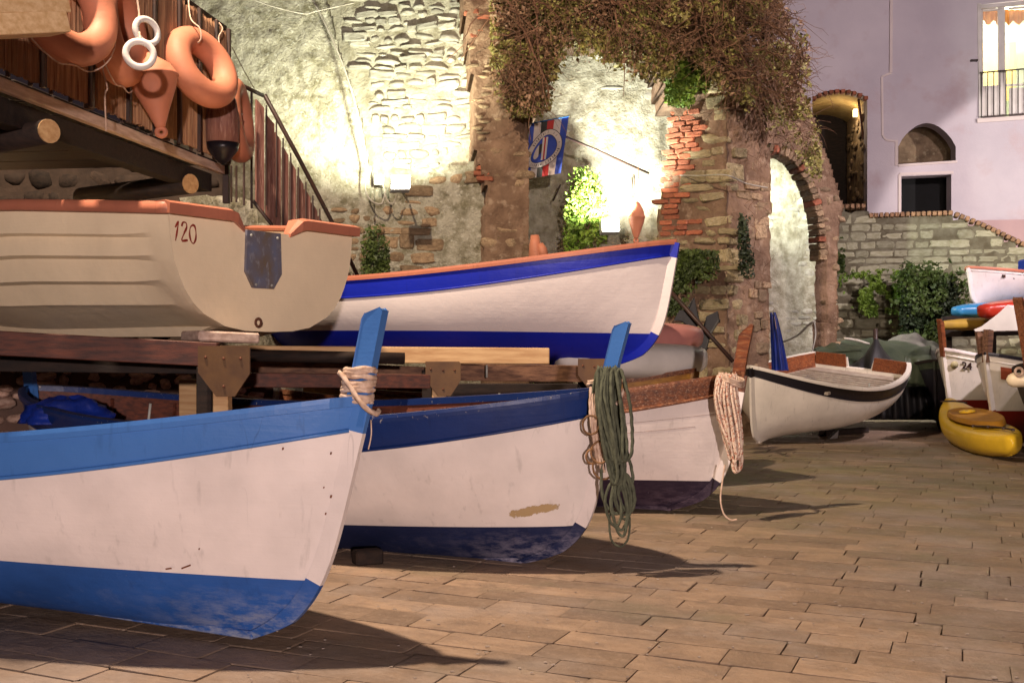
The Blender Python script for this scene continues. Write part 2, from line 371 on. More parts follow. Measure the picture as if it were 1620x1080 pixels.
# ---------------------------------------------------------------- rubble and brick laying
def stone_meshes(kind, n, m):
    out = []
    for s in range(n):
        bm = bmesh.new()
        if kind == 'round':
            bmesh.ops.create_icosphere(bm, subdivisions=2, radius=.5)
            for v in bm.verts:
                c = v.co; mx = max(abs(c.x), abs(c.y), abs(c.z)); v.co = c * (.62 + .38 * (.5 / mx) * .85)
                v.co *= 1 + .28 * noise.noise(v.co * 2.3 + Vector((s * 7.1, 0, 0)))
        elif kind == 'block':
            bmesh.ops.create_cube(bm, size=1); bmesh.ops.bevel(bm, geom=bm.edges[:], offset=.10, segments=1, affect='EDGES')
            bmesh.ops.subdivide_edges(bm, edges=[e for e in bm.edges if e.calc_length() > .5], cuts=1)
            for v in bm.verts: v.co += noise.noise_vector(v.co * 2 + Vector((s * 5.3, 1, 0))) * .13
        elif kind == 'paver':
            bmesh.ops.create_cube(bm, size=1)
            bmesh.ops.bevel(bm, geom=[e for e in bm.edges if e.verts[0].co.z > 0 and e.verts[1].co.z > 0 or abs(e.verts[0].co.z - e.verts[1].co.z) > .5], offset=.03, segments=1, affect='EDGES')
            for v in bm.verts: v.co += Vector((noise.noise(v.co * 3 + Vector((s * 3.3, 0, 0))) * .012, noise.noise(v.co * 3 + Vector((0, s * 3.3, 9))) * .03, 0))
        me = bpy.data.meshes.new(kind + '_stone'); bm.to_mesh(me); bm.free(); me.materials.append(m)
        if kind == 'round': me.polygons.foreach_set('use_smooth', [True] * len(me.polygons))
        out.append(me)
    return out
def put(name, me, loc, ax, ay, az, parent):
    """copy of a shared mesh with the given full-length axes"""
    o = bpy.data.objects.new(name, me); sc.collection.objects.link(o); o.parent = parent
    ax, ay, az = Vector(ax), Vector(ay), Vector(az); L = (ax.length, ay.length, az.length)
    m = Matrix((ax / L[0], ay / L[1], az / L[2])).transposed()
    o.location = Vector(loc) - ORG[parent]; o.rotation_euler = m.to_euler(); o.scale = L; return o
def lay(parent, pl, poly, hr, wr, depth, meshes, name='stone', proud=.02, gap=.01, keep=1., tilt=.03, limit=300, holes=(), jit=.15, seed=1, brickwork=False, skip=None):
    """courses of stones on plane pl inside the picture outline poly: each an object; past the limit joined as one part"""
    rd = random.Random(seed); pts = [pl.uz(pl.hit(*p)) for p in poly]
    u0, u1 = min(p[0] for p in pts), max(p[0] for p in pts); z0, z1 = max(0, min(p[1] for p in pts)), max(p[1] for p in pts)
    spots = []; z = z0; row = 0
    while z < z1:
        h = hr[0] + (hr[1] - hr[0]) * rd.random(); u = u0 - rd.random() * wr[1]
        while u < u1:
            wd = wr[0] + (wr[1] - wr[0]) * rd.random()
            uu = u + wd / 2; zz = z + h / 2 + (0 if brickwork else rd.uniform(-1, 1) * h * jit)
            q = pix(pl.at(uu, zz)); ok = inside(q, poly) and not any(inside(q, hh) for hh in holes) and rd.random() < keep
            if skip and skip(q): ok = False
            if ok:
                hh = h * (1 if brickwork else rd.uniform(.75, 1.12))
                spots.append((uu, zz, wd - gap, hh - gap, rd.uniform(-tilt, tilt), rd.uniform(.4, 1.2) * proud, rd.random()))
            u += wd
        z += h; row += 1
    spots.sort(key=lambda s: -s[2] * s[3]); extra = []
    for i, (u, z, w_, h_, t, pr, k) in enumerate(spots):
        ax = (pl.u * math.cos(t) + Vector((0, 0, 1)) * math.sin(t)) * w_; az = (Vector((0, 0, 1)) * math.cos(t) - pl.u * math.sin(t)) * h_
        me = meshes[int(k * len(meshes))]; c = pl.at(u, z, pr - depth / 2)
        if i < limit: put(name, me, c, ax, pl.n * -depth, az, parent)
        else: extra.append(([c + ax * v.co.x - pl.n * depth * v.co.y + az * v.co.z for v in me.vertices], [tuple(p.vertices) for p in me.polygons]))
    if extra:
        V, F = join(extra); o = mk(name + '_rest', V, F, meshes[0].materials[0], parent, True); o['kind'] = 'stuff'
    return len(spots)
def slab(name, pl, poly, thick, m, parent=None, cell=.06, amp=.03, freq=2., holes=(), back=True, zmin=0., seed=0, curve=None):
    """rough wall body: grid relief in front, real thickness behind"""
    pts = [pl.uz(pl.hit(*p)) for p in poly]
    u0, u1 = min(p[0] for p in pts), max(p[0] for p in pts); z0, z1 = max(zmin, min(p[1] for p in pts)), max(p[1] for p in pts)
    nu, nz = int((u1 - u0) / cell) + 1, int((z1 - z0) / cell) + 1
    vid = {}; V = []; F = []
    def vert(i, j):
        if (i, j) not in vid:
            u, z = u0 + i * cell, z0 + j * cell; so = Vector((u * freq + seed * 9.7, 0, z * freq))
            d = amp * (noise.noise(so) + .5 * noise.noise(so * 2.3) + .3 * noise.noise(so * 5.1))
            ju = cell * .45 * noise.noise(so * 9 + Vector((0, 5, 0))); jz = cell * .45 * noise.noise(so * 9 + Vector((0, 9, 3)))
            if curve: d += curve(u, z)
            vid[(i, j)] = len(V); V.append(pl.at(u + ju, z + jz if j else z, d))
        return vid[(i, j)]
    cells = set()
    for i in range(nu):
        for j in range(nz):
            q = pix(pl.at(u0 + (i + .5) * cell, z0 + (j + .5) * cell))
            if inside(q, poly) and not any(inside(q, h) for h in holes): cells.add((i, j))
    for i, j in cells: F.append((vert(i, j), vert(i + 1, j), vert(i + 1, j + 1), vert(i, j + 1)))
    if back:
        n0 = len(V); V += [v - pl.n * thick for v in V[:n0]]
        for i, j in cells:
            for di, dj, a, b in ((-1, 0, (i, j), (i, j + 1)), (1, 0, (i + 1, j), (i + 1, j + 1)), (0, -1, (i, j), (i + 1, j)), (0, 1, (i, j + 1), (i + 1, j + 1))):
                if (i + di, j + dj) not in cells: a, b = vid[a], vid[b]; F.append((a, b, b + n0, a + n0))
        F += [tuple(k + n0 for k in f) for f in F[:len(cells)]]
    return mk(name, V, F, m, parent, True)
# ---------------------------------------------------------------- foliage
def foliage(name, poly, Y, th, n, size, m, parent=None, clump=2.2, thr=-.05, droop=0., seed=3, bulge=0., narrow=1.):
    rd = random.Random(seed); x0, x1 = min(p[0] for p in poly), max(p[0] for p in poly); y0, y1 = min(p[1] for p in poly), max(p[1] for p in poly)
    V = []; F = []; k = 0; tries = 0
    Yf = Y if callable(Y) else (lambda px, py: Y)
    while k < n and tries < n * 12:
        tries += 1; px, py = rd.uniform(x0, x1), rd.uniform(y0, y1)
        jx, jy = px + rd.gauss(0, 8), py + rd.gauss(0, 8)
        if not inside((jx, jy), poly): continue
        yy = Yf(px, py) - th * rd.random() ** .8; p = P(px, py, yy)
        if noise.noise(p * clump + Vector((seed, 0, 0))) + .5 * noise.noise(p * clump * 3) < thr: continue
        s = size * rd.choice((rd.uniform(.35, .9), rd.uniform(.8, 1.8))); d = Vector((rd.gauss(0, 1), rd.gauss(0, 1) - .4, rd.gauss(0, 1))); d.normalize()
        a = d.orthogonal().normalized(); a.rotate(Matrix.Rotation(rd.uniform(0, 6.28), 3, d)); b = d.cross(a)
        a = (a + Vector((0, 0, -droop))).normalized()
        q = len(V); V += [p - a * s * .5, p + b * s * .32 * narrow + d * s * .08, p + a * s * .5 - d * s * .06, p - b * s * .32 * narrow + d * s * .08]
        F += [(q, q + 1, q + 2), (q, q + 2, q + 3)]; k += 1
    return mk(name, V, F, m, parent) if V else None
def twigs(name, poly, Y, th, n, length, r, m, parent=None, seed=5, droop=1., curl=.5):
    rd = random.Random(seed); x0, x1 = min(p[0] for p in poly), max(p[0] for p in poly); y0, y1 = min(p[1] for p in poly), max(p[1] for p in poly)
    G_ = []; k = 0; t = 0
    Yf = Y if callable(Y) else (lambda px, py: Y)
    while k < n and t < n * 20:
        t += 1; px, py = rd.uniform(x0, x1), rd.uniform(y0, y1)
        if not inside((px, py), poly): continue
        p = P(px, py, Yf(px, py) - th * rd.random()); L = length * rd.uniform(.4, 1.3); seg = 6
        d = Vector((rd.gauss(.15, .8), rd.gauss(-.2, .5), rd.gauss(.1, .7))).normalized(); pts = [p]
        for i in range(seg):
            d = (d + Vector((rd.gauss(0, curl), rd.gauss(0, curl), rd.gauss(0, curl) - droop * .35)) * .5).normalized(); pts.append(pts[-1] + d * L / seg)
        G_.append(tubeg(pts, [r * (1 - .12 * i) for i in range(seg + 1)], 3, cap=False)); k += 1
    V, F = join(G_); return mk(name, V, F, m, parent)
# ================================================================ GROUND
e1 = Vector((-.917, .399, 0)); e2 = Vector((.399, .917, 0))
bed = mk('slipway_bed', [(-45, -12, -.016), (60, -12, -.016), (60, 90, -.016), (-45, 90, -.016)], [(0, 1, 2, 3)], M['paver_bed'])
tag(bed, kind='structure')
pav = bpy.data.objects.new('slipway_paving', None); sc.collection.objects.link(pav); pav['kind'] = 'structure'; ORG[pav] = Vector((0, 0, 0))
def paver_material():
    N = NT('brown_slipway_stone'); co = N.coords((1, 1, 1), True); N2 = N.n('ShaderNodeNewGeometry')
    wc = N2.outputs['Position']
    c = N.mix(N.ramp(N.noise(co, 1.3, 5), .35, .65), (.325, .22, .15), (.24, .16, .108))
    oi = N.n('ShaderNodeObjectInfo'); hs = N.n('ShaderNodeHueSaturation'); mr = N.n('ShaderNodeMapRange'); mr.inputs[3].default_value = .66; mr.inputs[4].default_value = 1.24
    N.l(oi.outputs['Random'], mr.inputs[0]); N.l(mr.outputs[0], hs.inputs['Value']); N.l(c, hs.inputs['Color']); c = hs.outputs[0]
    big = N.noise(wc, .55, 5, .6); c = N.mix(N.math('MULTIPLY', N.ramp(big, .50, .62), .6), c, (.15, .12, .105))
    c = N.mix(N.math('MULTIPLY', N.ramp(N.noise(wc, 1.1, 4), .55, .7), .4), c, (.17, .15, .07))
    st = N.n('ShaderNodeMapping'); st.inputs['Scale'].default_value = (1, 1, 1); st.inputs['Rotation'].default_value = (0, 0, R(23.5)); N.l(wc, st.inputs[0])
    s2 = N.n('ShaderNodeMapping'); s2.inputs['Scale'].default_value = (4, 9, 1); N.l(st.outputs[0], s2.inputs[0])
    ly = N.noise(s2.outputs[0], 1.2, 8, .72); c = N.mix(N.math('MULTIPLY', N.ramp(ly, .50, .66), .38), c, (.125, .085, .062))
    c = N.mix(N.math('MULTIPLY', N.ramp(N.noise(wc, 5.5, 7, .72), .50, .66), .5), c, (.15, .105, .08)); c = N.mix(N.math('MULTIPLY', N.ramp(N.noise(wc, 26, 5, .7), .52, .68), .4), c, (.36, .27, .21))
    sp_ = N.n('ShaderNodeVectorMath', operation='DISTANCE'); sp_.inputs[1].default_value = (3.2, 10.5, 0); N.l(wc, sp_.inputs[0]); c = N.mix(N.math('MULTIPLY', N.math('MULTIPLY', N.ramp(sp_.outputs['Value'], 5.0, 1.0), N.ramp(N.noise(wc, 1.7, 5), .30, .62)), .55), c, (.17, .165, .06))  # greenish floodlight spill painted into the stone colour around one spot
    specks = N.ramp(N.noise(wc, 17, 5, .75), .715, .735); c = N.mix(N.math('MULTIPLY', specks, .8), c, (.60, .52, .46))
    patch = N.math('MULTIPLY', N.ramp(N.noise(wc, 2.1, 7, .7), .655, .70), .55); c = N.mix(patch, c, (.44, .36, .33)); c = N.mix(N.math('MULTIPLY', N.ramp(N.noise(wc, .9, 6, .65), .50, .62), .5), c, (.30, .245, .22)); ed = N.noise(co, 2.2, 7, .75); c = N.mix(N.math('MULTIPLY', N.ramp(ed, .54, .64), .45), c, (.17, .12, .09))
    N.l(c, N.b.inputs['Base Color'])
    rr = N.n('ShaderNodeMapRange'); rr.inputs[3].default_value = .42; rr.inputs[4].default_value = .8; N.l(N.noise(wc, 3, 5), rr.inputs[0]); N.l(rr.outputs[0], N.b.inputs['Roughness'])
    h = N.math('ADD', N.math('MULTIPLY', ed, 1.6), N.math('ADD', N.noise(wc, 9, 6, .65), N.math('MULTIPLY', N.noise(wc, 60, 3), .25)))
    N.bump(h, .85, .015); return N.m
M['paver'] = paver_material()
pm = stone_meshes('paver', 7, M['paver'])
rd = random.Random(11); stones = []; t = -8.0
hid = [[(-400, 500), (560, 500), (560, 870), (500, 950), (420, 1000), (-400, 1000)], [(500, 500), (960, 500), (925, 800), (830, 880), (500, 880)], [(900, 500), (1185, 500), (1140, 760), (1020, 805), (900, 805)]]
while t < 30:
    wd = rd.uniform(.17, .245) if t < 7 else rd.uniform(.20, .29)
    s = -30 + rd.random()
    while s < 26:
        L = rd.choice([rd.uniform(.26, .42), rd.uniform(.40, .62)])
        c = e1 * (s + L / 2) + e2 * (t + wd / 2)
        if 2.5 < c.y < 26:
            q = pix(c)
            if -260 < q[0] < 1860 and q[1] < 1400:
                vis = -10 < q[0] < 1640 and q[1] < 1100 and not any(inside(q, h) for h in hid)
                stones.append((0 if vis else 1, c.y, c, L, wd, rd.uniform(-.0045, .003), rd.gauss(0, .005), int(rd.random() * 7), rd.gauss(0, .012)))
        s += L
    t += wd
stones.sort(key=lambda s: (s[0], s[1])); ex = []
for i, (v, y, c, L, wd, dz, tl, k, yaw) in enumerate(stones):
    g = rd.uniform(.001, .010); ax = (e1 * math.cos(yaw) + e2 * math.sin(yaw)) * (L - g) + Vector((0, 0, tl * L)); ay = (e2 * math.cos(yaw) - e1 * math.sin(yaw)) * (wd - g); az = Vector((0, 0, .05))
    p = Vector((c.x, c.y, -.025 + dz))
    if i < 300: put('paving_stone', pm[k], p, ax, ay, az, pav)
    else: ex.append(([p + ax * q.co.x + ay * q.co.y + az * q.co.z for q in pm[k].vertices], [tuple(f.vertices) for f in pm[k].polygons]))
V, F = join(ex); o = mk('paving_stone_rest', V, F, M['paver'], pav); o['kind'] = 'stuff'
# ================================================================ BOATS
S_ = np.linspace(0, 1, 57)
def hull(p, s, v):
    s = np.asarray(s, float); v = np.asarray(v, float); s, v = np.broadcast_arrays(s, v)
    b = p['b']; tr = p.get('tr', 0.)
    if tr > 0:
        m = .6; w_ = np.where(s < m, 1 - np.abs(1 - s / m) ** p['n'], 1 - (1 - tr) * np.abs((s - m) / (1 - m)) ** 2)
        bb = b * np.clip(w_, 0, 1) ** np.where(s < m, p['q'], 1)
    else: bb = b * np.clip(1 - np.abs(1 - 2 * s) ** p['n'], 0, 1) ** p['q']
    zg = p['Hm'] + (p['Hb'] - p['Hm']) * np.maximum(0, 1 - s / .6) ** 2 + (p['Hs'] - p['Hm']) * np.maximum(0, (s - .5) / .5) ** 2
    u = np.clip(1 - v, 0, 1); x0 = -(p['a'] * u + p['c'] * u ** 7)
    x1 = -p['L'] + ((p['a'] * u + p['c'] * u ** 7) if tr <= 0 else p.get('ta', .1) * u); x = x0 + (x1 - x0) * s
    m = 1.25 + (p['mm'] - 1.25) * np.minimum(1, s / .35) * (np.minimum(1, (1 - s) / .35) if tr <= 0 else 1)
    y = bb * (1 - u ** m) ** (1 / m)
    zk = p.get('zk', 0) * np.maximum(0, (s - .5) / .5) ** 2 if tr > 0 else 0
    return np.stack([x, y, zk + (zg - zk) * v], -1)
def hz(p, s): return float(hull(p, s, 1.)[2])
def loc(p, s, v, side, out=0.):
    q = hull(p, s, v); return Vector((q[0], side * (q[1] + out), q[2]))
def grid_faces(a, b, off=0, flip=False):
    F = [(off + i * b + j, off + i * b + j + 1, off + (i + 1) * b + j + 1, off + (i + 1) * b + j) for i in range(a - 1) for j in range(b - 1)]
    return [f[::-1] for f in F] if flip else F
def boat(name, label, cat, p, mats, hb, group=None, post=None, thwarts=3, ribs=9, inner='varnish', bead=True, wl=True, floor_v=.30, sternpost=True, gun_w=(.045, .02), gun_t=.028, ns=57):
    r = thing(name, label, cat, (p['X'], p['Y'], p['Z'] + p.get('lift', 0)), (p['roll'], p['pitch'], p['hd']), group, local=True)
    S = np.linspace(0, 1, ns) ; tr = p.get('tr', 0) > 0
    G1 = hull(p, S, np.ones_like(S)); zg = G1[:, 2]
    vw = np.clip(p['zw'] / zg, .02, .6) if wl else np.full_like(S, .03)
    hbs = hb[1] + (hb[0] - hb[1]) * np.maximum(0, 1 - S / .35) ** 1.5; vb = 1 - hbs / zg
    rows = np.concatenate([np.linspace(0, 1, 8)[None, :-1] ** 1.5 * vw[:, None], vw[:, None] + (vb - vw)[:, None] * np.linspace(0, 1, 13)[None, :-1], vb[:, None] + (1 - vb)[:, None] * np.linspace(0, 1, 4)[None, :]], 1)
    nr = rows.shape[1]; V = []; F = []; mi = []
    for side in (1, -1):
        A = hull(p, S[:, None], rows); A = A.copy(); A[..., 1] *= side; off = len(V); V += A.reshape(-1, 3).tolist()
        f = grid_faces(ns, nr, off, side < 0); F += f; mi += [(0 if j < 7 else 1 if j < 19 else 2) for i in range(ns - 1) for j in range(nr - 1)]
    if tr:                                        # transom closed with its notch left above
        pass
    o = mk('hull', V, F, [mats['bottom'], mats['top'], mats['band']], r, True, mi, centre=False)
    # lining
    th = .032; rv = np.linspace(floor_v, .985, 9); V = []; F = []
    for side in (1, -1):
        A = hull(p, S[:, None], rv[None, :]).copy(); A[..., 1] = side * np.maximum(A[..., 1] - th, 0); off = len(V); V += A.reshape(-1, 3).tolist(); F += grid_faces(ns, 9, off, side > 0)
    mk('lining', V, F, M[inner], r, True, centre=False)
    # floor
    A = hull(p, S, np.full_like(S, floor_v + .02)); V = []; F = []
    for i in range(ns): V += [(A[i, 0], max(A[i, 1] - th, 0), A[i, 2]), (A[i, 0], -max(A[i, 1] - th, 0), A[i, 2])]
    F = [(2 * i, 2 * i + 1, 2 * i + 3, 2 * i + 2) for i in range(ns - 1)]
    mk('floor', V, F, mats.get('floor', M['dark_inside']), r, centre=False)
    # gunwale cap
    gp = []
    for side in (1, -1):
        V = []
        for i in range(ns):
            x, y, z = G1[i]; yi, yo = max(y - gun_w[0], 0), y + gun_w[1] * min(1, y / .05 + .4)
            for yy, zz in ((yi, z + gun_t), (yo, z + gun_t), (yo + .003, z + .3 * gun_t), (yo, z - gun_t * .5), (yi, z - gun_t * .5)): V.append((x + (.012 if i == 0 else 0), side * yy, zz))
        F = [(5 * i + j, 5 * i + (j + 1) % 5, 5 * i + 5 + (j + 1) % 5, 5 * i + 5 + j) for i in range(ns - 1) for j in range(5)]
        F = [f if side < 0 else f[::-1] for f in F]; gp.append((V, F + [[0, 1, 2, 3, 4], [5 * ns - 5 + k for k in (4, 3, 2, 1, 0)]]))
    V, F = join(gp); mk('gunwale', V, F, mats['rail'], r, centre=False)
    if bead:
        gp = []
        for side in (1, -1):
            gp.append(tubeg([loc(p, s, 1 - (hb[1] + (hb[0] - hb[1]) * max(0, 1 - s / .35) ** 1.5) / hz(p, s), side, .004) for s in np.linspace(.004, .996, 50)], .009 if bead is True else bead, 6))
        V, F = join(gp); mk('rubbing_strip', V, F, mats.get('bead', mats['band']), r, True, centre=False)
    # stem (and stern) timbers
    def stem(end):
        vs = np.linspace(1.0, 0, 70) ** 1.4; s = 0. if end > 0 else 1.; q = [hull(p, s, v) for v in vs]; fr = []; bk = []
        for i, a in enumerate(q):
            t = q[min(i + 1, 69)] - q[max(i - 1, 0)]; n = np.array([-t[2], 0, t[0]]); n /= np.linalg.norm(n) + 1e-9
            if n[0] * end < 0 and abs(n[0]) > .05: n = -n
            elif abs(n[0]) <= .05 and n[2] > 0: n = -n
            k = .036 * min(1, a[2] / .12)
            fr.append(Vector(a) + Vector(n) * k); bk.append(Vector(a) - Vector(n) * .03)
        V = []; F = []; mi = []; zw = p['zw'] if wl else -1
        for i in range(70):
            for P_ in (fr[i] + Vector((0, .014, 0)), fr[i] - Vector((0, .014, 0)), bk[i] - Vector((0, .032, 0)), bk[i] + Vector((0, .032, 0))): V.append(P_)
        for i in range(69):
            for j in range(4): F.append((4 * i + j, 4 * i + (j + 1) % 4, 4 * i + 4 + (j + 1) % 4, 4 * i + 4 + j)); z_ = q[i][2]; mi.append(1 if z_ < zw + .012 else (2 if z_ > q[0][2] - hb[0] else 0))
        mk('stem' if end > 0 else 'stern_timber', V, F, [mats.get('stem', mats['top']), mats['bottom'], mats['band']], r, False, mi, centre=False)
    stem(1)
    if not tr: stem(-1)
    if not tr or True:
        Lk = p['L'] - p['c'] - p['a']; beam('keel', (-(p['a'] + p['c']) + .02, 0, .02), (-Lk if not tr else -p['L'] + .1, 0, .02 + (p.get('zk', 0) * .8 if tr else 0)), .05, .035, mats['bottom'], r)
    if post:
        zz = hz(p, 0); x0, x1, x2, x3, h0, h1, tk = post   # bottom back, bottom front, top front, top back, heights, thickness
        poly = [(x0, 0, zz - .10), (x1, 0, zz - .10), (x1 + (x2 - x1) * .45, 0, zz + h1 * .4), (x2 - .005, 0, zz + h1 * .97), (x2 - .02, 0, zz + h1), (x3, 0, zz + h0), (x3 - .012, 0, zz + h0 - .02), (x0 + (x3 - x0) * .35, 0, zz + h1 * .25)]
        V, F = prismg([Vector((a, -tk / 2, c)) for a, _, c in poly], (0, tk, 0)); o = mk('stem_post', V, F, mats.get('post', mats['band']), r, centre=False)
        bv = o.modifiers.new('bevel', 'BEVEL'); bv.width = .005; bv.segments = 2; bv.limit_method = 'ANGLE'
    if sternpost and not tr:
        zz = hz(p, 1.); x = -p['L']; V, F = prismg([Vector((x - .02, -.022, zz - .1)), Vector((x + .07, -.022, zz - .1)), Vector((x + .05, -.022, zz + .2)), Vector((x - .05, -.022, zz + .22))], (0, .044, 0)); mk('stern_post', V, F, mats.get('post', mats['band']), r, centre=False)
    for k in range(thwarts):
        s = .24 + .52 * k / max(1, thwarts - 1); q = hull(p, s, .80); x, y, z = q; V, F = boxg((x, 0, z), (.10, 0, 0), (0, y - th - .005, 0), (0, 0, .014), .004); mk('thwart', V, F, M['old_varnish'], r, centre=True)
    for k in range(ribs):
        s = .10 + .80 * k / (ribs - 1)
        for side in (1, -1):
            pts = [loc(p, s, v, side, -th - .008) for v in np.linspace(floor_v + .03, .96, 7)]; V, F = tubeg(pts, .014, 4); mk('rib', V, F, M[inner], r)
    return r
WB = dict(top=M['white'], stem=M['white'])
B1 = dict(L=5.2, b=.643, Hb=1.032, Hm=.711, Hs=.95, a=.216, c=.275, n=2.216, q=.75, roll=-.063, pitch=.022, hd=-.393, X=-.66, Y=4.405, Z=0, zw=.278, mm=1.95, lift=.02)
B2 = dict(L=4.619, b=.739, Hb=1.012, Hm=.86, Hs=1.049, a=.153, c=.415, n=2.261, q=.656, roll=.045, pitch=-.022, hd=-.454, X=.558, Y=6.097, Z=0, zw=.253, mm=1.5)
B3 = dict(L=5.2, b=.779, Hb=1.033, Hm=.721, Hs=.95, a=.177, c=.373, n=2.125, q=.818, roll=-.032, pitch=-.001, hd=-.389, X=1.697, Y=7.931, Z=0, zw=.24, mm=2.088, lift=.02)
B5 = dict(L=5.2, b=.919, Hb=1.024, Hm=.695, Hs=.95, a=.172, c=.346, n=2.276, q=.817, roll=-.025, pitch=.005, hd=-.458, X=1.332, Y=8.838, Z=1.091, zw=.272, mm=2.215)
B4 = dict(L=3.219, b=.993, Hb=.999, Hm=.582, Hs=.631, a=.081, c=.148, n=2.142, q=.859, roll=-.107, pitch=.134, hd=3.984, X=2.929, Y=13.265, Z=0, zw=.3, mm=2.643, tr=.701, ta=.1, zk=.109)
POST = (-.085, .01, .085, -.005, .365, .39, .046)
GR = 'wooden rowing boats drawn up side by side'
boat1 = boat('rowing_boat', 'nearest white rowing boat with light blue gunwale band and light blue bottom', 'boat', B1,
     dict(WB, bottom=M['light_blue_bottom'], band=M['light_blue'], rail=M['light_blue'], post=M['light_blue']), (.115, .17), GR, POST)
boat2 = boat('rowing_boat', 'white rowing boat with navy gunwale band, flaking paint and green rope on its stem', 'boat', B2,
     dict(top=M['white_flaked'], stem=M['white'], bottom=M['navy_bottom'], band=M['navy'], rail=M['navy_rail'], post=M['light_blue']), (.115, .175), GR, (-.05, .035, .175, .085, .375, .395, .046), inner='red_timber')
boat3 = boat('rowing_boat', 'white rowing boat with varnished brown wooden top plank and dark plum bottom', 'boat', B3,
     dict(WB, bottom=M['plum_bottom'], band=M['old_varnish'], rail=M['old_varnish'], bead=M['old_varnish'], post=M['varnish']), (.12, .165), GR, (-.085, .0, .085, -.015, .31, .375, .05), bead=.013)
boat5 = boat('rowing_boat', 'white rowing boat with royal blue stripe and bottom resting high on the timber rack', 'boat', B5,
     dict(top=M['clean_white'], stem=M['clean_white'], bottom=M['royal'], band=M['royal'], rail=M['orange_trim']), (.105, .155), GR, None, sternpost=False)
boat4 = boat('dinghy', 'glossy white dinghy with black rubbing strake and varnished stern boards on the slipway', 'boat', B4,
     dict(top=M['ivory'], bottom=M['ivory'], band=M['black_rim'], rail=M['ivory'], floor=M['deck_grey']), (.10, .15), None, None, thwarts=0, ribs=0, wl=False, floor_v=.62, gun_w=(.035, .03))
# transom of the white dinghy with its outboard notch
p = B4; xs = -p['L']; zt = hz(p, 1.); tw = float(hull(p, 1., 1.)[1]); prof = [Vector((float(hull(p, 1., v)[0]), float(hull(p, 1., v)[1]), float(hull(p, 1., v)[2]))) for v in np.linspace(0, 1, 12)]
poly = [q for q in prof] + [Vector((xs, .20, zt)), Vector((xs + .01, .17, zt - .13)), Vector((xs + .01, -.17, zt - .13)), Vector((xs, -.20, zt))] + [Vector((q.x, -q.y, q.z)) for q in prof[::-1][:-1]]
V, F = prismg(poly, (.03, 0, 0)); mk('transom', V, F, M['ivory'], boat4, centre=False)
for sg in (1, -1):
    poly = [Vector((xs + .036, sg * .19, zt - .16)), Vector((xs + .036, sg * (tw - .03), zt - .16)), Vector((xs + .036, sg * (tw - .02), zt + .035)), Vector((xs + .036, sg * .22, zt + .045))]
    V, F = prismg(poly, (.022, 0, 0)); mk('stern_board', V, F, M['varnish'], boat4, centre=False)
    V = []; ss = np.linspace(.45, .98, 14)
    for s in ss:
        for v, oo in ((.70, -.045), (1.03, -.045), (1.03, -.025), (.70, -.025)): V.append(loc(p, s, v, sg, oo) if v <= 1 else loc(p, s, 1., sg, oo) + Vector((0, 0, .02)))
    F = [(4 * i + j, 4 * i + (j + 1) % 4, 4 * i + 4 + (j + 1) % 4, 4 * i + 4 + j) for i in range(13) for j in range(4)] + [(0, 1, 2, 3), (55, 54, 53, 52)]
    mk('side_board', V, F, M['varnish'], boat4, centre=False)
for k in range(13):
    q = hull(p, .50 + .034 * k, .645); V, F = boxg((q[0], 0, q[2] + .015), (.03, 0, 0), (0, q[1] * .86, 0), (0, 0, .008), .002); mk('floor_slat', V, F, M['deck_grey'], boat4)
for sg in (1, -1):
    V, F = boxg(loc(p, .26, .9, sg, -.10), (.16, 0, 0), (0, .05, 0), (0, 0, .02), .006); mk('bow_seat', V, F, M['deck_grey'], boat4)
    tube('rowlock', [loc(p, .42, 1., sg, -.01) + Vector((0, 0, z)) for z in (.02, .05, .08)], .012, M['galv'], boat4)
q4 = boat4.matrix_basis
# stand block and wedge under it
tag(beam('chock', G(1300, 690) + Vector((0, 0, .04)), G(1370, 684) + Vector((0, 0, .04)), .12, .07, M['dark_timber'], ch=.01), 'dark timber chock under the keel of the white dinghy', 'chock')
V, F = prismg([P(1312, 694, 14.0), P(1325, 693, 14.0), P(1327, 680, 14.0)], (0, .12, 0)); tag(mk('wedge', V, F, M['grey_tarp']), 'small grey wedge under the white dinghy, in front of the chock', 'wedge')
for pb_, bo_, p_, rows in ((0, boat3, B3, ((.74, .02, .30), (.66, .05, .26))), ):
    for v_, sa, sb_ in rows:
        mk('plank_seam', *tubeg([loc(p_, s, v_, -1, .0005) for s in np.linspace(sa, sb_, 14)], .0016, 4), M['old_timber'], bo_)
rust = mat('rust_spot', (.22, .07, .02), (.1, .03, .01), 40, .8, 0, rnd=0)
for s_, v_, r_ in ((.012, .80, .006), (.006, .62, .007), (.007, .55, .005), (.005, .48, .006), (.006, .40, .007), (.012, .66, .004), (.045, .84, .006), (.10, .42, .004)):
    q = loc(B1, s_, v_, -1, .003); mk('rust_spot', *boxg(q, (r_ * .5, 0, 0), (0, .002, 0), (r_ * .2, 0, r_ * .9)), rust, boat1)
mk('scratch', *join([boxg(loc(B1, .11, .335, -1, .004), (.022, 0, .009), (0, .002, 0), (-.001, 0, .003)), boxg(loc(B1, .125, .325, -1, .004), (.014, 0, .003), (0, .002, 0), (-.001, 0, .003))]), rust, boat1)
# ---------------------------------------------------------------- fibreglass dinghy 120 on the rack
A = Vector((-1.925, 6.0, 1.36)); B = Vector((-1.095, 7.3, 1.36)); wv = (B - A); W = wv.length; wv.normalize(); fv = Vector((-wv.y, wv.x, 0)); mid = (A + B) / 2
d120 = thing('fibreglass_dinghy', 'cream fibreglass dinghy with orange rim and the number 120 on its transom, on the rack', 'boat', mid, (0, 0, math.atan2(fv.y, fv.x)), local=True)
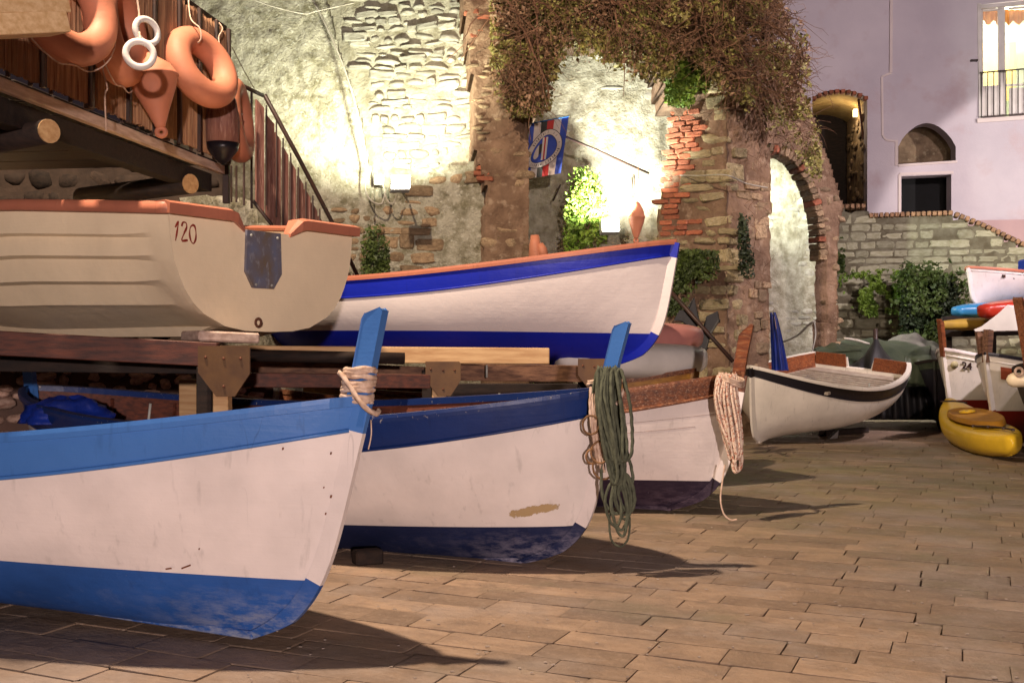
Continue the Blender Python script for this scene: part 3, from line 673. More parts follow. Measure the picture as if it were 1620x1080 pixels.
# local frame: +x forward (away from transom), +y = left of forward; transom edge at near side is y=+?
near = 1 if (A - mid).dot(Vector((-fv.y, fv.x, 0))) > 0 else -1
hw = W / 2
half = [(0, .0), (.18, .004), (.32, .03), (.49, .132), (.55, .150), (.612, .262), (.668, .277), (.695, .40), (.745, .415), (.742, .52), (.782, .532), (.785, .68)]
smooth_half = [(0, .0), (.20, .004), (.36, .03), (.52, .10), (.59, .155), (.655, .235), (.69, .30), (.725, .38), (.74, .43), (.755, .52), (.76, .56), (.77, .68)]
half = [(y * hw / .77, z) for y, z in half]; smooth_half = [(y * hw / .77, z) for y, z in smooth_half]
def d_sec(x):
    k = 1 + .17 * math.sin(min(1, x / 1.9) * math.pi / 2) if x < 1.9 else 1.17 * max(.03, 1 - ((x - 1.9) / 2.75) ** 2.6)
    q = min(1, x / .3); hf = [(a * (1 - q) + c * q, b * (1 - q) + d * q) for (a, b), (c, d) in zip(smooth_half, half)]
    rise = .07 * min(x, 1.3); lift = .06 * max(0, x - 1.6) ** 2
    return [(y * k, lift + z * (1 + rise / .68 * 1.0) if z > .1 else lift + z) for y, z in hf]
xs_ = [0, .05, .12] + list(np.linspace(.2, 4.62, 28)); nh = len(half); V = []; F = []
for sd in (1, -1):
    off = len(V)
    for x in xs_: V += [(x, sd * y, z) for y, z in d_sec(x)]
    F += grid_faces(len(xs_), nh, off, sd < 0)
o = mk('hull', V, F, M['cream'], d120, False, centre=False)
for pl_ in o.data.polygons: pl_.use_smooth = True
es = o.modifiers.new('edges', 'EDGE_SPLIT'); es.split_angle = R(28)
V = []; F = []
for sd in (1, -1):
    off = len(V)
    for x in xs_: V += [(x + .02, sd * max(y - .03, 0), z + (.03 if z < .2 else 0)) for y, z in d_sec(x)]
    F += grid_faces(len(xs_), nh, off, sd > 0)
mk('lining', V, F, M['cream'], d120, True, centre=False)
# transom: flat outline with lowered middle
prof = smooth_half; top = [(hw, .68), (.27, .68), (.215, .615), (-.17, .615), (-.27, .68), (-hw, .68)]
yn = near  # near side sign
out = [Vector((-.012, y, z)) for y, z in prof] + [Vector((-.012, -yn * 0 + t[0], t[1])) for t in top[1:-1]] + [Vector((-.012, -y, z)) for y, z in prof[::-1][:-1]]
V, F = prismg(out, (.035, 0, 0)); o = mk('transom', V, F, M['cream'], d120, centre=False)
bv = o.modifiers.new('bevel', 'BEVEL'); bv.width = .012; bv.segments = 3; bv.limit_method = 'ANGLE'; bv.angle_limit = R(40)
# orange rim along both sides and over the transom shoulders
for sd in (1, -1):
    V = []
    for x in xs_:
        y, z = d_sec(x)[-1]
        for dy, dz in ((-.07, .03), (-.02, .045), (.028, .035), (.035, -.025), (.022, -.03), (.0, 0), (-.07, .015)): V.append((x - (.035 if x == 0 else 0), sd * max(y + dy, 0.0), z + dz))
    n7 = 7; F = [(n7 * i + j, n7 * i + (j + 1) % n7, n7 * i + n7 + (j + 1) % n7, n7 * i + n7 + j) for i in range(len(xs_) - 1) for j in range(n7)] + [list(range(n7))[::-1]]
    mk('rim', V, F, M['orange_trim'], d120, True, centre=False)
    y0 = hw + .03; y1 = .215 if sd == yn else .17; y2 = y1 + .12
    pr = [(-.045, -.03), (-.05, .03), (-.01, .048), (.06, .045), (.075, .0), (.03, -.01)]; V = []
    for yy, zz in ((y0, .68), (y2, .68), (y2 - .04, .67), (y1, .607)):
        k = 1 if zz > .66 else .35
        for dx, dz in pr: V.append((dx * (k + .2), sd * yy, zz + dz * k))
    F = [(6 * i + j, 6 * i + (j + 1) % 6, 6 * i + 6 + (j + 1) % 6, 6 * i + 6 + j) for i in range(3) for j in range(6)] + [list(range(6)), [23, 22, 21, 20, 19, 18]]
    mk('rim', V, F, M['orange_trim'], d120, centre=False)
yc = .06
V, F = prismg([Vector((-.03, yc - .14, .612)), Vector((-.03, yc + .14, .612)), Vector((-.03, yc + .15, .36)), Vector((-.03, yc + .09, .265)), Vector((-.03, yc - .08, .265)), Vector((-.03, yc - .15, .36))], (.02, 0, 0))
o = mk('outboard_pad', V, F, M['zinc'], d120, centre=False)
for a_, b_ in ((.11, .58), (-.11, .58), (.07, .285), (-.06, .285)):
    lathe('pad_bolt', [(0, .010), (.006, .008)], (-.031, yc + a_, b_), (-1, 0, 0), M['galv'], o and d120, 8)
V, F = torusg((-.04, .12, .055), (0, 1, 0), .024, .008, 20, 8); mk('towing_eye', V, F, M['rusty'], d120, True)
for sd in (1, -1):
    V = []; F = []
    for i, x in enumerate(np.linspace(.12, 3.0, 12)):
        yb = .30 * (1 - .1 * i / 11) * hw / .77; z = .02 + .06 * max(0, x - 1.6) ** 2
        V += [(x, sd * (yb - .05), z), (x, sd * (yb + .05), z + .01), (x, sd * yb, z - .05 if i else z)]
    F = [(3 * i + j, 3 * i + (j + 1) % 3, 3 * i + 3 + (j + 1) % 3, 3 * i + 3 + j) for i in range(11) for j in range(3)]
    mk('bilge_runner', V, F, M['cream'], d120, centre=False)
red = mat('red_number_paint', (.30, .03, .015), rough=.6, bump=0, rnd=0)
for k, st in enumerate(([[(0, .075), (.022, .108), (.012, .05), (.002, .0)]], [[(.045, .085), (.055, .108), (.078, .105), (.080, .080), (.062, .045), (.046, .008), (.060, .004), (.088, .010)]], [[(.128, .100), (.108, .085), (.102, .045), (.112, .008), (.130, -.006), (.146, .020), (.148, .062), (.138, .095), (.124, .098)]])):
    for s_ in st:
        pts = smoothpath([(-.0125, near * (hw - .045 - x), .505 + z) for x, z in s_], .006)
        V, F = tubeg(pts, [.0055 + .0018 * math.sin(i * .5 + k) for i in range(len(pts))], 6); mk('painted_digit', [(-.0125 + (v[0] + .0125) * .4, v[1], v[2]) for v in V], F, red, d120, centre=False)
# ---------------------------------------------------------------- timber rack under the upper boats
rk = thing('boat_rack', 'dark timber trestle rack with ochre gusset plates carrying the upper boats', 'rack', (-2.0, 6.5, 0))
a = P(-160, 534, 5.9); b = P(345, 561, 6.12)
beam('beam', a, b, .12, .135, M['red_timber'], rk)
beam('beam', P(-160, 572, 6.3), P(330, 578, 6.5), .10, .10, M['dark_timber'], rk)
beam('beam', P(360, 577, 7.7), P(690, 592, 7.95), .12, .10, M['old_timber'], rk)
beam('beam', P(330, 600, 7.0), P(678, 603, 7.5), .10, .095, M['red_timber'], rk)
beam('beam', P(700, 588, 8.0), P(924, 591, 8.2), .12, .125, M['old_timber'], rk)
beam('beam', P(700, 617, 8.2), P(930, 617, 8.4), .10, .10, M['dark_timber'], rk)
for (cx, cy, Y, k) in ((354, 587, 5.93, 1.), (701, 599, 7.72, .68), (940, 592, 8.0, .62)):
    s = Y / FPX; c = P(cx, cy, Y); w0, h0 = 41 * s * k, 40 * s * k
    poly = [(-w0, h0), (w0 * .9, h0), (w0, h0 * .9), (w0, -h0 * .1), (w0 * .42, -h0), (-w0 * .30, -h0), (-w0, -h0 * .05)]
    V, F = prismg([c + Vector((x, 0, z)) for x, z in poly], (0, .022, 0)); g = mk('gusset_plate', V, F, M['ply'], rk)
    for bx, bz in ((-.7, .55), (0, .5), (.65, .5), (0, -.6)):
        lathe('bolt', [(0, .009), (.006, .007)], c + Vector((bx * w0, -.001, bz * h0)), (0, -1, 0), M['rusty'], rk, 8)
beam('post', P(352, 600, 6.0).xy.to_3d(), P(352, 560, 6.0), .085, .09, M['timber'], rk)
beam('post', P(326, 600, 6.03).xy.to_3d(), P(326, 580, 6.03), .085, .09, M['dark_timber'], rk)
beam('post', P(695, 600, 7.8).xy.to_3d(), P(695, 585, 7.8), .10, .09, M['timber'], rk)
beam('post', P(676, 600, 7.85).xy.to_3d(), P(676, 585, 7.85), .07, .09, M['dark_timber'], rk)
beam('post', P(300, 600, 8.0).xy.to_3d(), P(300, 600, 8.0), .13, .1, M['timber'], rk)
beam('post', P(925, 600, 8.3).xy.to_3d(), P(925, 585, 8.3), .1, .09, M['dark_timber'], rk)
tag(beam('loose_timber', P(330, 559, 7.75), P(868, 563, 7.9), .14, .118, M['timber'], ch=.006), 'long pale squared timber lying on the rack under the blue and white boat', 'timber')
tag(tube('pipe', [P(390, 562, 7.0), P(640, 567, 7.2)], .04, M['dark_timber'], n=14), 'dark round pole lying beside the pale timber on the rack', 'pole')
tag(beam('bolster', P(300, 531, 6.25), P(395, 535, 6.45), .35, .06, M['grey_beam'], ch=.01), 'grey packing board under the stern of the cream dinghy', 'packing board')
# brick on the ground by the bow of boat one
tag(beam('brick', G(560, 893) + Vector((0, 0, .04)), G(603, 889) + Vector((0, 0, .04)), .10, .085, M['dark_timber'], ch=.01), 'dark loose brick on the paving between the two nearest boats', 'brick')
# blue cloth and odd gear inside the navy banded boat, and on the first boat
def heap(name, label, cat, c, rx, ry, rz, m, seed=0, rot=0., group=None, rough=.25, n=28, pw=.7):
    V = []; F = []; k = 14
    for j in range(k + 1):
        v = j / k
        for i in range(n):
            a_ = 2 * math.pi * i / n; r = math.cos(v * math.pi / 2) ** pw if v < 1 else 0; q = Vector((math.cos(a_) * r, math.sin(a_) * r, v ** .9))
            f = 1 + rough * noise.noise(q * 2.2 + Vector((seed * 4.4, 0, 0))) + rough * .5 * noise.noise(q * 6 + Vector((seed, 3, 0)))
            x, y = q.x * rx * f, q.y * ry * f; V.append(Vector(c) + Vector((x * math.cos(rot) - y * math.sin(rot), x * math.sin(rot) + y * math.cos(rot), q.z * rz * f)))
    F = [(j * n + i, j * n + (i + 1) % n, (j + 1) * n + (i + 1) % n, (j + 1) * n + i) for j in range(k) for i in range(n)] + [list(range(n))[::-1]]
    o = mk(name, V, F, m, None, True); return tag(o, label, cat, group)
def boatpt(bo, p, s, v, side=0, out=0.): 
    return bo.matrix_basis @ (loc(p, s, v, side, out) if side else Vector((float(hull(p, s, v)[0]), 0, float(hull(p, s, v)[2]))))
bpy.context.view_layer.update()
heap('blue_cloth', 'bright blue cloth heaped inside the stern of the navy banded boat', 'cloth', P(108, 668, 7.45), .30, .2, .20, M['blue_tarp'], 3, .4)
heap('dark_bag', 'dark bag lying inside the navy banded boat beside the blue cloth', 'bag', P(200, 690, 7.2), .45, .2, .10, M['black_cloth'], 5, -.4)
heap('cloth', 'pale blue rag draped over the gunwale of the nearest boat', 'cloth', P(28, 704, 4.75), .10, .07, .03, M['blue_plastic'], 6, -.3)
for i, (px, py, Y) in enumerate(((234, 652, 6.3), (770, 585, 7.9), (790, 636, 7.4))):
    o = tube('short_pole', [P(px, py + (22 if i != 1 else 12), Y), P(px + (4 if i == 0 else 0), py - 14 if i != 1 else py - 20 + 12, Y)], .008, M['galv']); tag(o, ['thin grey stick standing inside the navy banded boat near the dark post', 'short grey peg with a rope knot beside the second gusset plate', 'small rowlock pin on the inner side of the navy banded boat'][i], 'peg')
# ================================================================ ROPES ON THE STEMS
def bp(bo, p): return bo.matrix_basis @ Vector(p)
def wraps(name, label, bo, z0, zt, n, m, r, x0=-.085, x1=.05, lean=.2, extra=None, seed=1):
    rd = random.Random(seed); root = thing(name, label, 'rope', bp(bo, (0, 0, z0)))
    pts = []
    for k in range(n * 12 + 1):
        a_ = 2 * math.pi * k / 12; z = z0 + (zt - z0) * k / (n * 12) + rd.uniform(-1, 1) * r * .25; xm = (x0 + x1) / 2 + lean * (z - z0)
        cx = math.cos(a_); cy = math.sin(a_); q = (abs(cx) ** 4 + abs(cy) ** 4) ** -.25
        pts.append(bp(bo, (xm + cx * q * ((x1 - x0) / 2 + r) , cy * q * (.026 + r * 1.1), z + .006 * math.sin(k * .37 + seed))))
    rope('turns', pts, r, m, root)
    return root
wr = wraps('mooring_rope', 'pale rope wound round the light blue stem post of the nearest boat', boat1, 1.02, 1.175, 8, M['rope_white'], .0112, -.088, .012, .10, seed=2)
rope('crossed_strand', [bp(boat1, q) for q in ((-.10, -.042, 1.15), (-.06, -.055, 1.12), (-.01, -.056, 1.06), (.03, -.05, 1.015), (.06, 0, .985), (.05, .04, 1.0))], .0105, M['rope_white'], wr)
tube('loose_end', smoothpath([bp(boat1, q) for q in ((.055, -.03, .96), (.06, -.03, .90), (.05, -.03, .84))], .02), .003, M['rope_white'], wr, 6)
def bundle(name, label, bo, anchor, N, ln, wd, m, r, seed, xoff=.0, ydep=.035, topw=.05):
    rd = random.Random(seed); root = thing(name, label, 'rope', anchor); a = Vector(anchor)
    for k in range(N):
        f = (k + .5) / N - .5; L = ln * rd.uniform(.66, 1.05); x = f * wd + rd.gauss(0, .008); xt = f * topw + rd.gauss(0, .006); dy = rd.uniform(-1, .3) * ydep; g = rd.uniform(.012, .03); sx = xoff * 1.
        pts = [(xt - g * .4, dy * .5, rd.uniform(-.015, .02)), (x - g * .8, dy, -L * .28), (x * .95 - g + sx * .5, dy + rd.gauss(0, .006), -L * .6), (x * .6 - g * .8 + sx, dy + rd.gauss(0, .008), -L * .9), (x * .5 + sx, dy, -L),
               (x * .6 + g + sx, dy - .008, -L * .9), (x * .9 + g + sx * .5, dy + rd.gauss(0, .008), -L * .55), (x + g * .8, dy + .004, -L * .25), (xt + g * .4, dy * .5 + .004, rd.uniform(-.01, .02))]
        rope('strand', [a + Vector(q) for q in pts], r * rd.uniform(.9, 1.08), m, root, True, .011)
    return root
an = P(962, 590, 5.95)
g1 = bundle('rope_bundle', 'thick hanging bundle of grey green rope on the stem of the navy banded boat', boat2, an, 17, .64, .135, M['rope_green'], .0100, 4, .045, .075, .12)
rd = random.Random(9)
for i in range(7):
    x = rd.uniform(.0, .10); L = rd.uniform(.20, .36); z0 = rd.uniform(-.62, -.50)
    rope('strand', [an + Vector(q) for q in ((x, -.02, z0), (x - .035, -.03, z0 - L * .4), (x - .01, -.02, z0 - L * .85), (x + .03, -.02, z0 - L), (x + .055, -.03, z0 - L * .7), (x + .04, -.02, z0 - L * .25))], .008, M['rope_green'], g1, True)
rope('pale_loop', [P(965, 690, 5.95), P(952, 740, 5.95), P(955, 790, 5.95), P(975, 812, 5.95), P(993, 795, 5.95), P(1001, 755, 5.95), P(992, 715, 5.95)], .009, M['rope_green'], g1)
rope('tail', [P(966, 800, 5.95), P(964, 830, 5.95), P(968, 855, 5.95), P(982, 864, 5.95), P(994, 850, 5.95), P(996, 820, 5.95), P(990, 800, 5.95)], .006, M['rope_green'], g1)
for i, (cx, cy, rr) in enumerate(((935, 672, 13), (950, 715, 15), (955, 738, 17), (937, 722, 10))):
    rope('small_loop', [P(cx + rr * math.cos(t), cy + rr * math.sin(t) * 1.15, 5.93 + .01 * i) for t in np.linspace(0, 6.28, 12)[:-1]], .006, M['rope_brown'], g1, True)
w2 = wraps('stem_lashing', 'short pale rope lashing round the light blue post above the green rope bundle', boat2, 1.045, 1.085, 2, M['rope_white'], .010, -.08, .04, .22, seed=5)
for k in range(3):
    rope('hanging_strand', [P(935 + 3 * k, 612 + k, 5.97), P(934 + 4 * k, 650, 5.95), P(940 + 5 * k, 700, 5.95), P(946 + 5 * k, 735 + 6 * k, 5.95)], .009, M['rope_white'], w2)
rope('hanging_strand', [P(985, 598, 5.95), P(988, 612, 5.93), P(982, 628, 5.93), P(975, 640, 5.93)], .009, M['rope_white'], w2)
an3 = P(1148, 597, 7.72)
g3 = bundle('rope_bundle', 'hanging bundle of pale rope with red flecks on the stem of the brown topped boat', boat3, an3, 19, .68, .15, M['rope_fleck'], .0095, 8, .055, .06, .12)
rope('tail', [P(1147, 735, 7.7), P(1143, 760, 7.7), P(1140, 790, 7.7), P(1145, 812, 7.7), P(1156, 822, 7.7), P(1166, 821, 7.7)], .006, M['rope_white'], g3)
for k in range(3):
    rope('turn', [P(1140, 590 + 4 * k, 7.72), P(1152, 598 + 3 * k, 7.68), P(1172, 604 + 4 * k, 7.72), P(1176, 600 + 3 * k, 7.85), P(1160, 594 + 3 * k, 7.95)], .009, M['rope_white'], g3)
# dark twin post piece behind the brown stem
# ================================================================ UPPER DECK WITH ITS RAILING
td = Vector((.141, .990, 0)).normalized()
def D(Y, z, out=0.): return Vector((-2.275 - .1424 * (8.5 - Y), Y, z)) + Vector((td.y, -td.x, 0)) * out
dk = thing('wooden_deck', 'raised wooden deck with grey edge board on round joists above the boats', 'deck', D(8.5, 2.62))
beam('edge_board', D(3.6, 2.655, -.02), D(8.5, 2.655, -.02), .05, .065, M['grey_beam'], dk)
for k in range(13):
    beam('deck_board', D(3.7 + .38 * k, 2.70, -.03), D(3.7 + .38 * k, 2.70, -1.9), .36, .03, M['dark_timber'], dk)
beam('edge_beam', D(3.6, 2.54, -.12), D(8.4, 2.54, -.12), .12, .14, M['dark_timber'], dk)
for Y, z in ((6.15, 2.50), (7.9, 2.42)):
    pass
def log(px, py, Y, r):
    a = P(px, py, Y); b = a + Vector((-1.1, .75, .0))
    tube('joist', [a, b], [r, r * 1.05], M['dark_timber'], dk, 16)
    V, F = tubeg([a + Vector((.004, -.0027, 0)), a + Vector((.012, -.008, 0))], r * .97, 16); mk('joist_end', V, F, M['timber'], dk)
log(76, 208, 5.9, .068); log(300, 291, 7.95, .075)
for px, Y in ((-40, 5.2),):
    pass
# railing
rl = thing('deck_railing', 'dark iron railing along the deck edge with a sloping top bar and posts', 'railing', D(8.5, 2.7))
beam('top_bar', D(3.6, 3.77), D(8.5, 3.77), .045, .04, M['iron'], rl)
beam('middle_bar', D(3.6, 2.78), D(8.5, 2.78), .03, .03, M['iron'], rl)
for k in range(25):
    Y = 8.5 - .2 * k; beam('upright', D(Y, 2.70), D(Y, 3.76), .022 if k % 5 else .05, .022 if k % 5 else .05, M['iron'], rl, up=(1, 0, 0))
# reed screens
def reeds(Y0, Y1, z0, z1, out, seed):
    V = []; F = []; n = int((Y1 - Y0) / .011); rd = random.Random(seed)
    for i in range(n + 1):
        Y = Y0 + (Y1 - Y0) * i / n; d = out + (.006 if i % 2 else -.004) + rd.uniform(-.003, .003); e = rd.uniform(-.03, .02)
        V += [D(Y, z0 + e * .3, d), D(Y, (z0 + z1) / 2, d + rd.uniform(-.004, .004)), D(Y, z1 + e, d)]
    F = grid_faces(n + 1, 3)
    m0 = len(V); V += [v + Vector((-.012, 0, 0)) for v in V]; F += [tuple(a + m0 for a in f[::-1]) for f in F]
    return V, F
sn = thing('reed_screen', 'brown reed screening tied in panels inside the deck railing', 'screen', D(7, 2.8))
edges = [3.6, 4.5, 5.3, 5.95, 6.45, 6.9, 7.25, 7.62, 7.95, 8.25, 8.48]
for i in range(len(edges) - 1):
    V, F = reeds(edges[i] + .02, edges[i + 1] - .02, 2.72, 3.74, .035, i); mk('reed_panel', V, F, M['reed'], sn)
    beam('batten', D(edges[i + 1], 2.70, .045), D(edges[i + 1], 3.76, .045), .045, .03, M['iron'], sn, up=(1, 0, 0))
# squared beams at the top left
cr = thing('timber_stack', 'pale squared timber end jutting out beside the deck in the upper left corner', 'timber', P(40, 20, 5.0))
beam('squared_timber', P(-60, 44, 4.6), P(92, 38, 5.0), .16, .095, M['pale_timber'], cr); beam('squared_timber', P(-60, -6, 4.6), P(88, -6, 5.0), .17, .17, M['pale_timber'], cr)
# stone wall under the deck
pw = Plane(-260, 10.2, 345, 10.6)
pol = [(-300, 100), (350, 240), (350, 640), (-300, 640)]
uw = thing('retaining_wall', 'rubble retaining wall under the deck, coloured dark for the shade', 'wall', pw.at(0, 0))
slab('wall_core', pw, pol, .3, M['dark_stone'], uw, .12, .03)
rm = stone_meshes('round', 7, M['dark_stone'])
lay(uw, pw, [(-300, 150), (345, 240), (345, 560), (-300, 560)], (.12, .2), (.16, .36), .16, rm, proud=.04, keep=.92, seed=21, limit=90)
# pale ledge right of it
pl2 = Plane(330, 9.3, 470, 10.2)
lg = thing('wall_stub', 'pale roughcast wall end at the foot of the wooden stair boards', 'wall', pl2.at(0, 0))
slab('wall_face', pl2, [(330, 305), (392, 320), (412, 352), (480, 420), (480, 700), (330, 700)], .35, M['plaster'], lg, .07, .03)
# corner railing and sloping stair screen
sr = thing('stair_railing', 'dark stair railing descending to the right, filled with weathered upright boards', 'railing', P(412, 300, 9.4))
ps = Plane(405, 9.4, 575, 10.4)
def sp(px, py, d=0): return ps.hit(px, py) + ps.n * d
tube('landing_bar', [P(384, 136, 8.9), P(415, 151, 9.35)], .018, M['iron'], sr)
tube('handrail', [sp(415, 151, .03), sp(470, 252, .03), sp(522, 352, .03), sp(562, 436, .03)], .020, M['iron'], sr)
tube('lower_bar', [sp(398, 318, .02), sp(440, 372, .02), sp(480, 425, .02)], .016, M['iron'], sr)
for i, (px, t0, b0) in enumerate(((386, 137, 325), (398, 143, 330))): beam('upright', P(px, t0, 9.1), P(px, b0, 9.1), .018, .018, M['iron'], sr, up=(1, 0, 0))
for i, px in enumerate((366, 374)): beam('upright', P(px, 262, 9.0), P(px, 320, 9.0), .016, .016, M['iron'], sr, up=(1, 0, 0))
beam('corner_post', P(358, 60, 8.56), P(358, 322, 8.56), .05, .05, M['iron'], sr, up=(1, 0, 0))
xs0 = [406, 422, 436, 448, 460, 472, 483, 494, 505, 516, 527, 537, 547]
for i, px in enumerate(xs0):
    x2 = px + (12 if i < 2 else 8.5); yt = 151 + (px + 4 - 415) * 1.92 + 10; yt = max(yt, 157); yb = min(318 + max(0, px - 400) * 1.2, 620)
    V, F = prismg([sp(px, yt, 0), sp(x2, yt + 14, 0), sp(x2, yb + 10, 0), sp(px, yb, 0)], ps.n * -.022); mk('board', V, F, M['slat'], sr)
    beam('upright', sp(x2 + 2, yt + 10, .012), sp(x2 + 2, yb, .012), .014, .014, M['iron'], sr, up=(1, 0, 0))
# ================================================================ BUOYS ON THE RAILING
def lifebuoy(label, c, nrm, R_, r, m=None, cord=True):
    root = thing('lifebuoy', label, 'lifebuoy', c, group='orange lifebuoys hung on the deck railing')
    V, F = torusg(c, nrm, R_, r, 56, 20, 1.05); mk('ring', V, F, m or M['orange_plastic'], root, True)
    a = Vector(nrm).normalized(); u = (Vector((0, 0, 1)) - a * a.z).normalized(); v = a.cross(u); c = Vector(c)
    for k in range(4):
        t = math.pi / 4 + k * math.pi / 2 + .3; d = u * math.cos(t) + v * math.sin(t); tv = -u * math.sin(t) + v * math.cos(t)
    if cord:
        pts = []
        for k in range(24):
            t = 2 * math.pi * k / 24; d = u * math.cos(t) + v * math.sin(t); pts.append(c + d * (R_ + r * (1.02 if k % 6 == 0 else 1.22)) + Vector((0, 0, -.01 if k % 6 else 0)))
        rope('grab_line', pts, .004, M['rope_white'], root, True, .02)
    return root
lifebuoy('large orange lifebuoy at the left end of the railing behind the squared timber', P(100, 4, 5.75), (.90, -.40, .22), .26, .088)
lifebuoy('orange lifebuoy seen edge on, hanging between the large lifebuoy and the white rings', P(183, 46, 6.5), (1, .0, .12), .25, .098)
lifebuoy('faded orange lifebuoy hanging tilted on the last bay of the railing', P(319, 107, 7.6), (.82, -.45, .36), .215, .092, cord=False)
lifebuoy('orange lifebuoy seen edge on behind the corner post of the railing', P(374, 190, 8.45), (.99, .05, .1), .25, .085, cord=False)
def buoy(name, label, top, bot, Rm, m, frac=.28, kn=True, group=None):
    a = Vector(bot) - Vector(top); L = a.length; root = thing(name, label, 'buoy', top, group=group)
    f = frac * L; pr = [(0, .02), (.02 * L, .035), (.06 * L, .05), (f * .55, Rm * .78), (f * .93, Rm * .985), (f, Rm * 1.04), (f + .02 * L, Rm * 1.04), (f + .035 * L, Rm * .97), (f + .15 * L, Rm * .86), (f + .40 * L, Rm * .48), (.86 * L, .035), (.90 * L, .028)]
    lathe('body', pr, top, a, m, root, 36)
    e = Vector(top) + a * .95; n_ = a.normalized().orthogonal()
    V, F = torusg(e, (.2, -.9, .2), .026, .016, 20, 10, 1.2); mk('eyelet', V, F, m, root, True)
    return root
buoy('conical_buoy', 'orange conical buoy hanging point down between the white rings and the tilted lifebuoy', P(236, 84, 6.75), P(256, 216, 6.75), .152, M['orange_plastic'])
V, F = torusg(P(232, 50, 6.05), (.75, -.62, .1), .070, .018, 36, 14); o = mk('mooring_ring', V, F, M['white_plastic'], None, True); tag(o, 'white plastic ring, the upper and rear of two tied together', 'ring')
V, F = torusg(P(221, 86, 5.95), (.35, -.92, .1), .073, .019, 36, 14); o = mk('mooring_ring', V, F, M['white_plastic'], None, True); tag(o, 'white plastic ring, the lower and front of two tied together', 'ring')
fl = thing('fender_log', 'weathered brown wooden float with a black end beside the tilted lifebuoy', 'float', P(352, 200, 8.1))
lathe('body', [(0, .05), (.03, .10), (.2, .125), (.36, .12)], P(352, 150, 8.05), (.0, .02, -1), M['slat'], fl, 24); lathe('tip', [(0, .121), (.05, .112), (.12, .06), (.16, .01)], P(352, 150, 8.05) + Vector((0, .007, -.362)), (.0, .02, -1), M['black_rim'], fl, 24)
buoy('small_buoy', 'small dark red buoy behind the tilted lifebuoy, beside the wooden float', P(320, 165, 8.2), P(321, 214, 8.2), .075, M['red_plastic'], .4)
# strings holding them
def hang(label, pts, r=.005, m='rope_white', name='hanging_rope', cat='rope'): o = rope(name, pts, r, M[m], step=.012); return tag(o, label, cat)
hang('thin pale line looped through the edge on lifebuoy', [P(166, -20, 6.4), P(160, 30, 6.35), P(166, 52, 6.33), P(157, 70, 6.33), P(166, 78, 6.33), P(163, 110, 6.3), P(170, 140, 6.3), P(166, 150, 6.3), P(168, 208, 6.35)])
V, F = torusg(P(166, 54, 6.33), (0, 1, 0), .016, .010, 14, 8); tag(mk('rope_knot', V, F, M['rope_white'], None, True), 'pale knot on the line in front of the edge on lifebuoy', 'knot')
hang('pale line holding the two white rings', [P(214, -20, 6.1), P(220, 20, 6.1), P(219, 40, 6.05), P(222, 62, 5.95)], .006)
hang('pale line tying the tilted lifebuoy to the top bar', [P(298, -2, 7.7), P(302, 30, 7.55), P(316, 45, 7.5), P(318, 62, 7.5), P(313, 68, 7.5)], .005)
hang('pale line tied at the end of the top bar by the corner post', [P(340, 30, 8.3), P(352, 45, 8.2), P(346, 60, 8.15), P(350, 85, 8.15), P(356, 140, 8.15), P(372, 190, 8.2), P(384, 180, 8.3)], .005)
hang('slack dark cord between the railing corner and the stair railing', [P(367, 75, 8.5), P(385, 110, 8.9), P(402, 140, 9.3)], .003, 'rope_brown')
# ================================================================ STONE BANK BEHIND THE BOATS (left)
pb = Plane(-200, 8.9, 420, 9.6); bank = thing('rubble_bank', 'bank of pinkish rounded rubble behind the boats at the left', 'rubble', pb.at(0, 0))
pol = [(-260, 560), (430, 560), (430, 760), (-260, 760)]
slab('bank_core', pb, pol, .4, mat('bank_earth', (.10, .05, .035), rnd=0), bank, .1, .06)
bs = stone_meshes('round', 8, M['bank_stone'])
lay(bank, pb, pol, (.07, .13), (.10, .24), .16, bs, proud=.07, tilt=.3, keep=.95, jit=.5, seed=5, limit=300)
# ================================================================ WALLS AND ARCHES
KB = 1.13
sbb = stone_meshes('block', 6, M['stone_brown']); sl = stone_meshes('round', 8, M['stone_light']); sb = stone_meshes('round', 8, M['stone_brown']); bkm = stone_meshes('block', 5, M['brick'])
bg_ = stone_meshes('block', 7, M['stone_grey']); mo = stone_meshes('block', 7, M['mossy']) + stone_meshes('round', 3, M['mossy']); bg2 = stone_meshes('block', 4, M['stone_light'])
# rough plaster wall with its sloping buttress, behind the stairs
pA = Plane(280, 12.6, 600, 12.9)
wa = thing('plaster_wall', 'pale rough plastered wall with a sloping edge behind the stair railing', 'wall', pA.at(0, 0))
slab('wall_face', pA, [(190, -80), (497, -80), (540, 90), (572, 190), (590, 290), (600, 430), (600, 760), (190, 760)], .5, M['plaster'], wa, .04, .028, 7, seed=1)
lay(wa, pA, [(520, 330), (598, 330), (600, 560), (470, 560)], (.08, .15), (.14, .30), .14, sb, proud=.05, keep=.75, seed=77)
# floodlit rubble wall in the recess
pB = Plane(470, 13.5, 770, 13.3)
wb = thing('rubble_wall', 'floodlit wall of rounded pale stones in the recess left of the first pier', 'wall', pB.at(0, 0))
slab('mortar', pB, [(430, -120), (790, -120), (790, 300), (430, 300)], .5, M['mortar_light'], wb, .07, .03, 2.2, seed=2)
lay(wb, pB, [(560, -60), (748, -60), (752, 130), (750, 200), (700, 268), (610, 272), (588, 190), (556, 60)], (.075, .155), (.12, .40), .20, sl + bg2, proud=.085, keep=.93, seed=3, tilt=.16, gap=.02, jit=.3)
lay(wb, pB, [(500, -60), (565, -60), (590, 250), (570, 160)], (.12, .2), (.3, .5), .12, sl, proud=.01, keep=.5, seed=4, tilt=.2)
pC = Plane(575, 12.95, 775, 12.95)
wc = thing('rubble_wall', 'brownish rubble wall base under the left floodlight', 'wall', pC.at(0, 0))
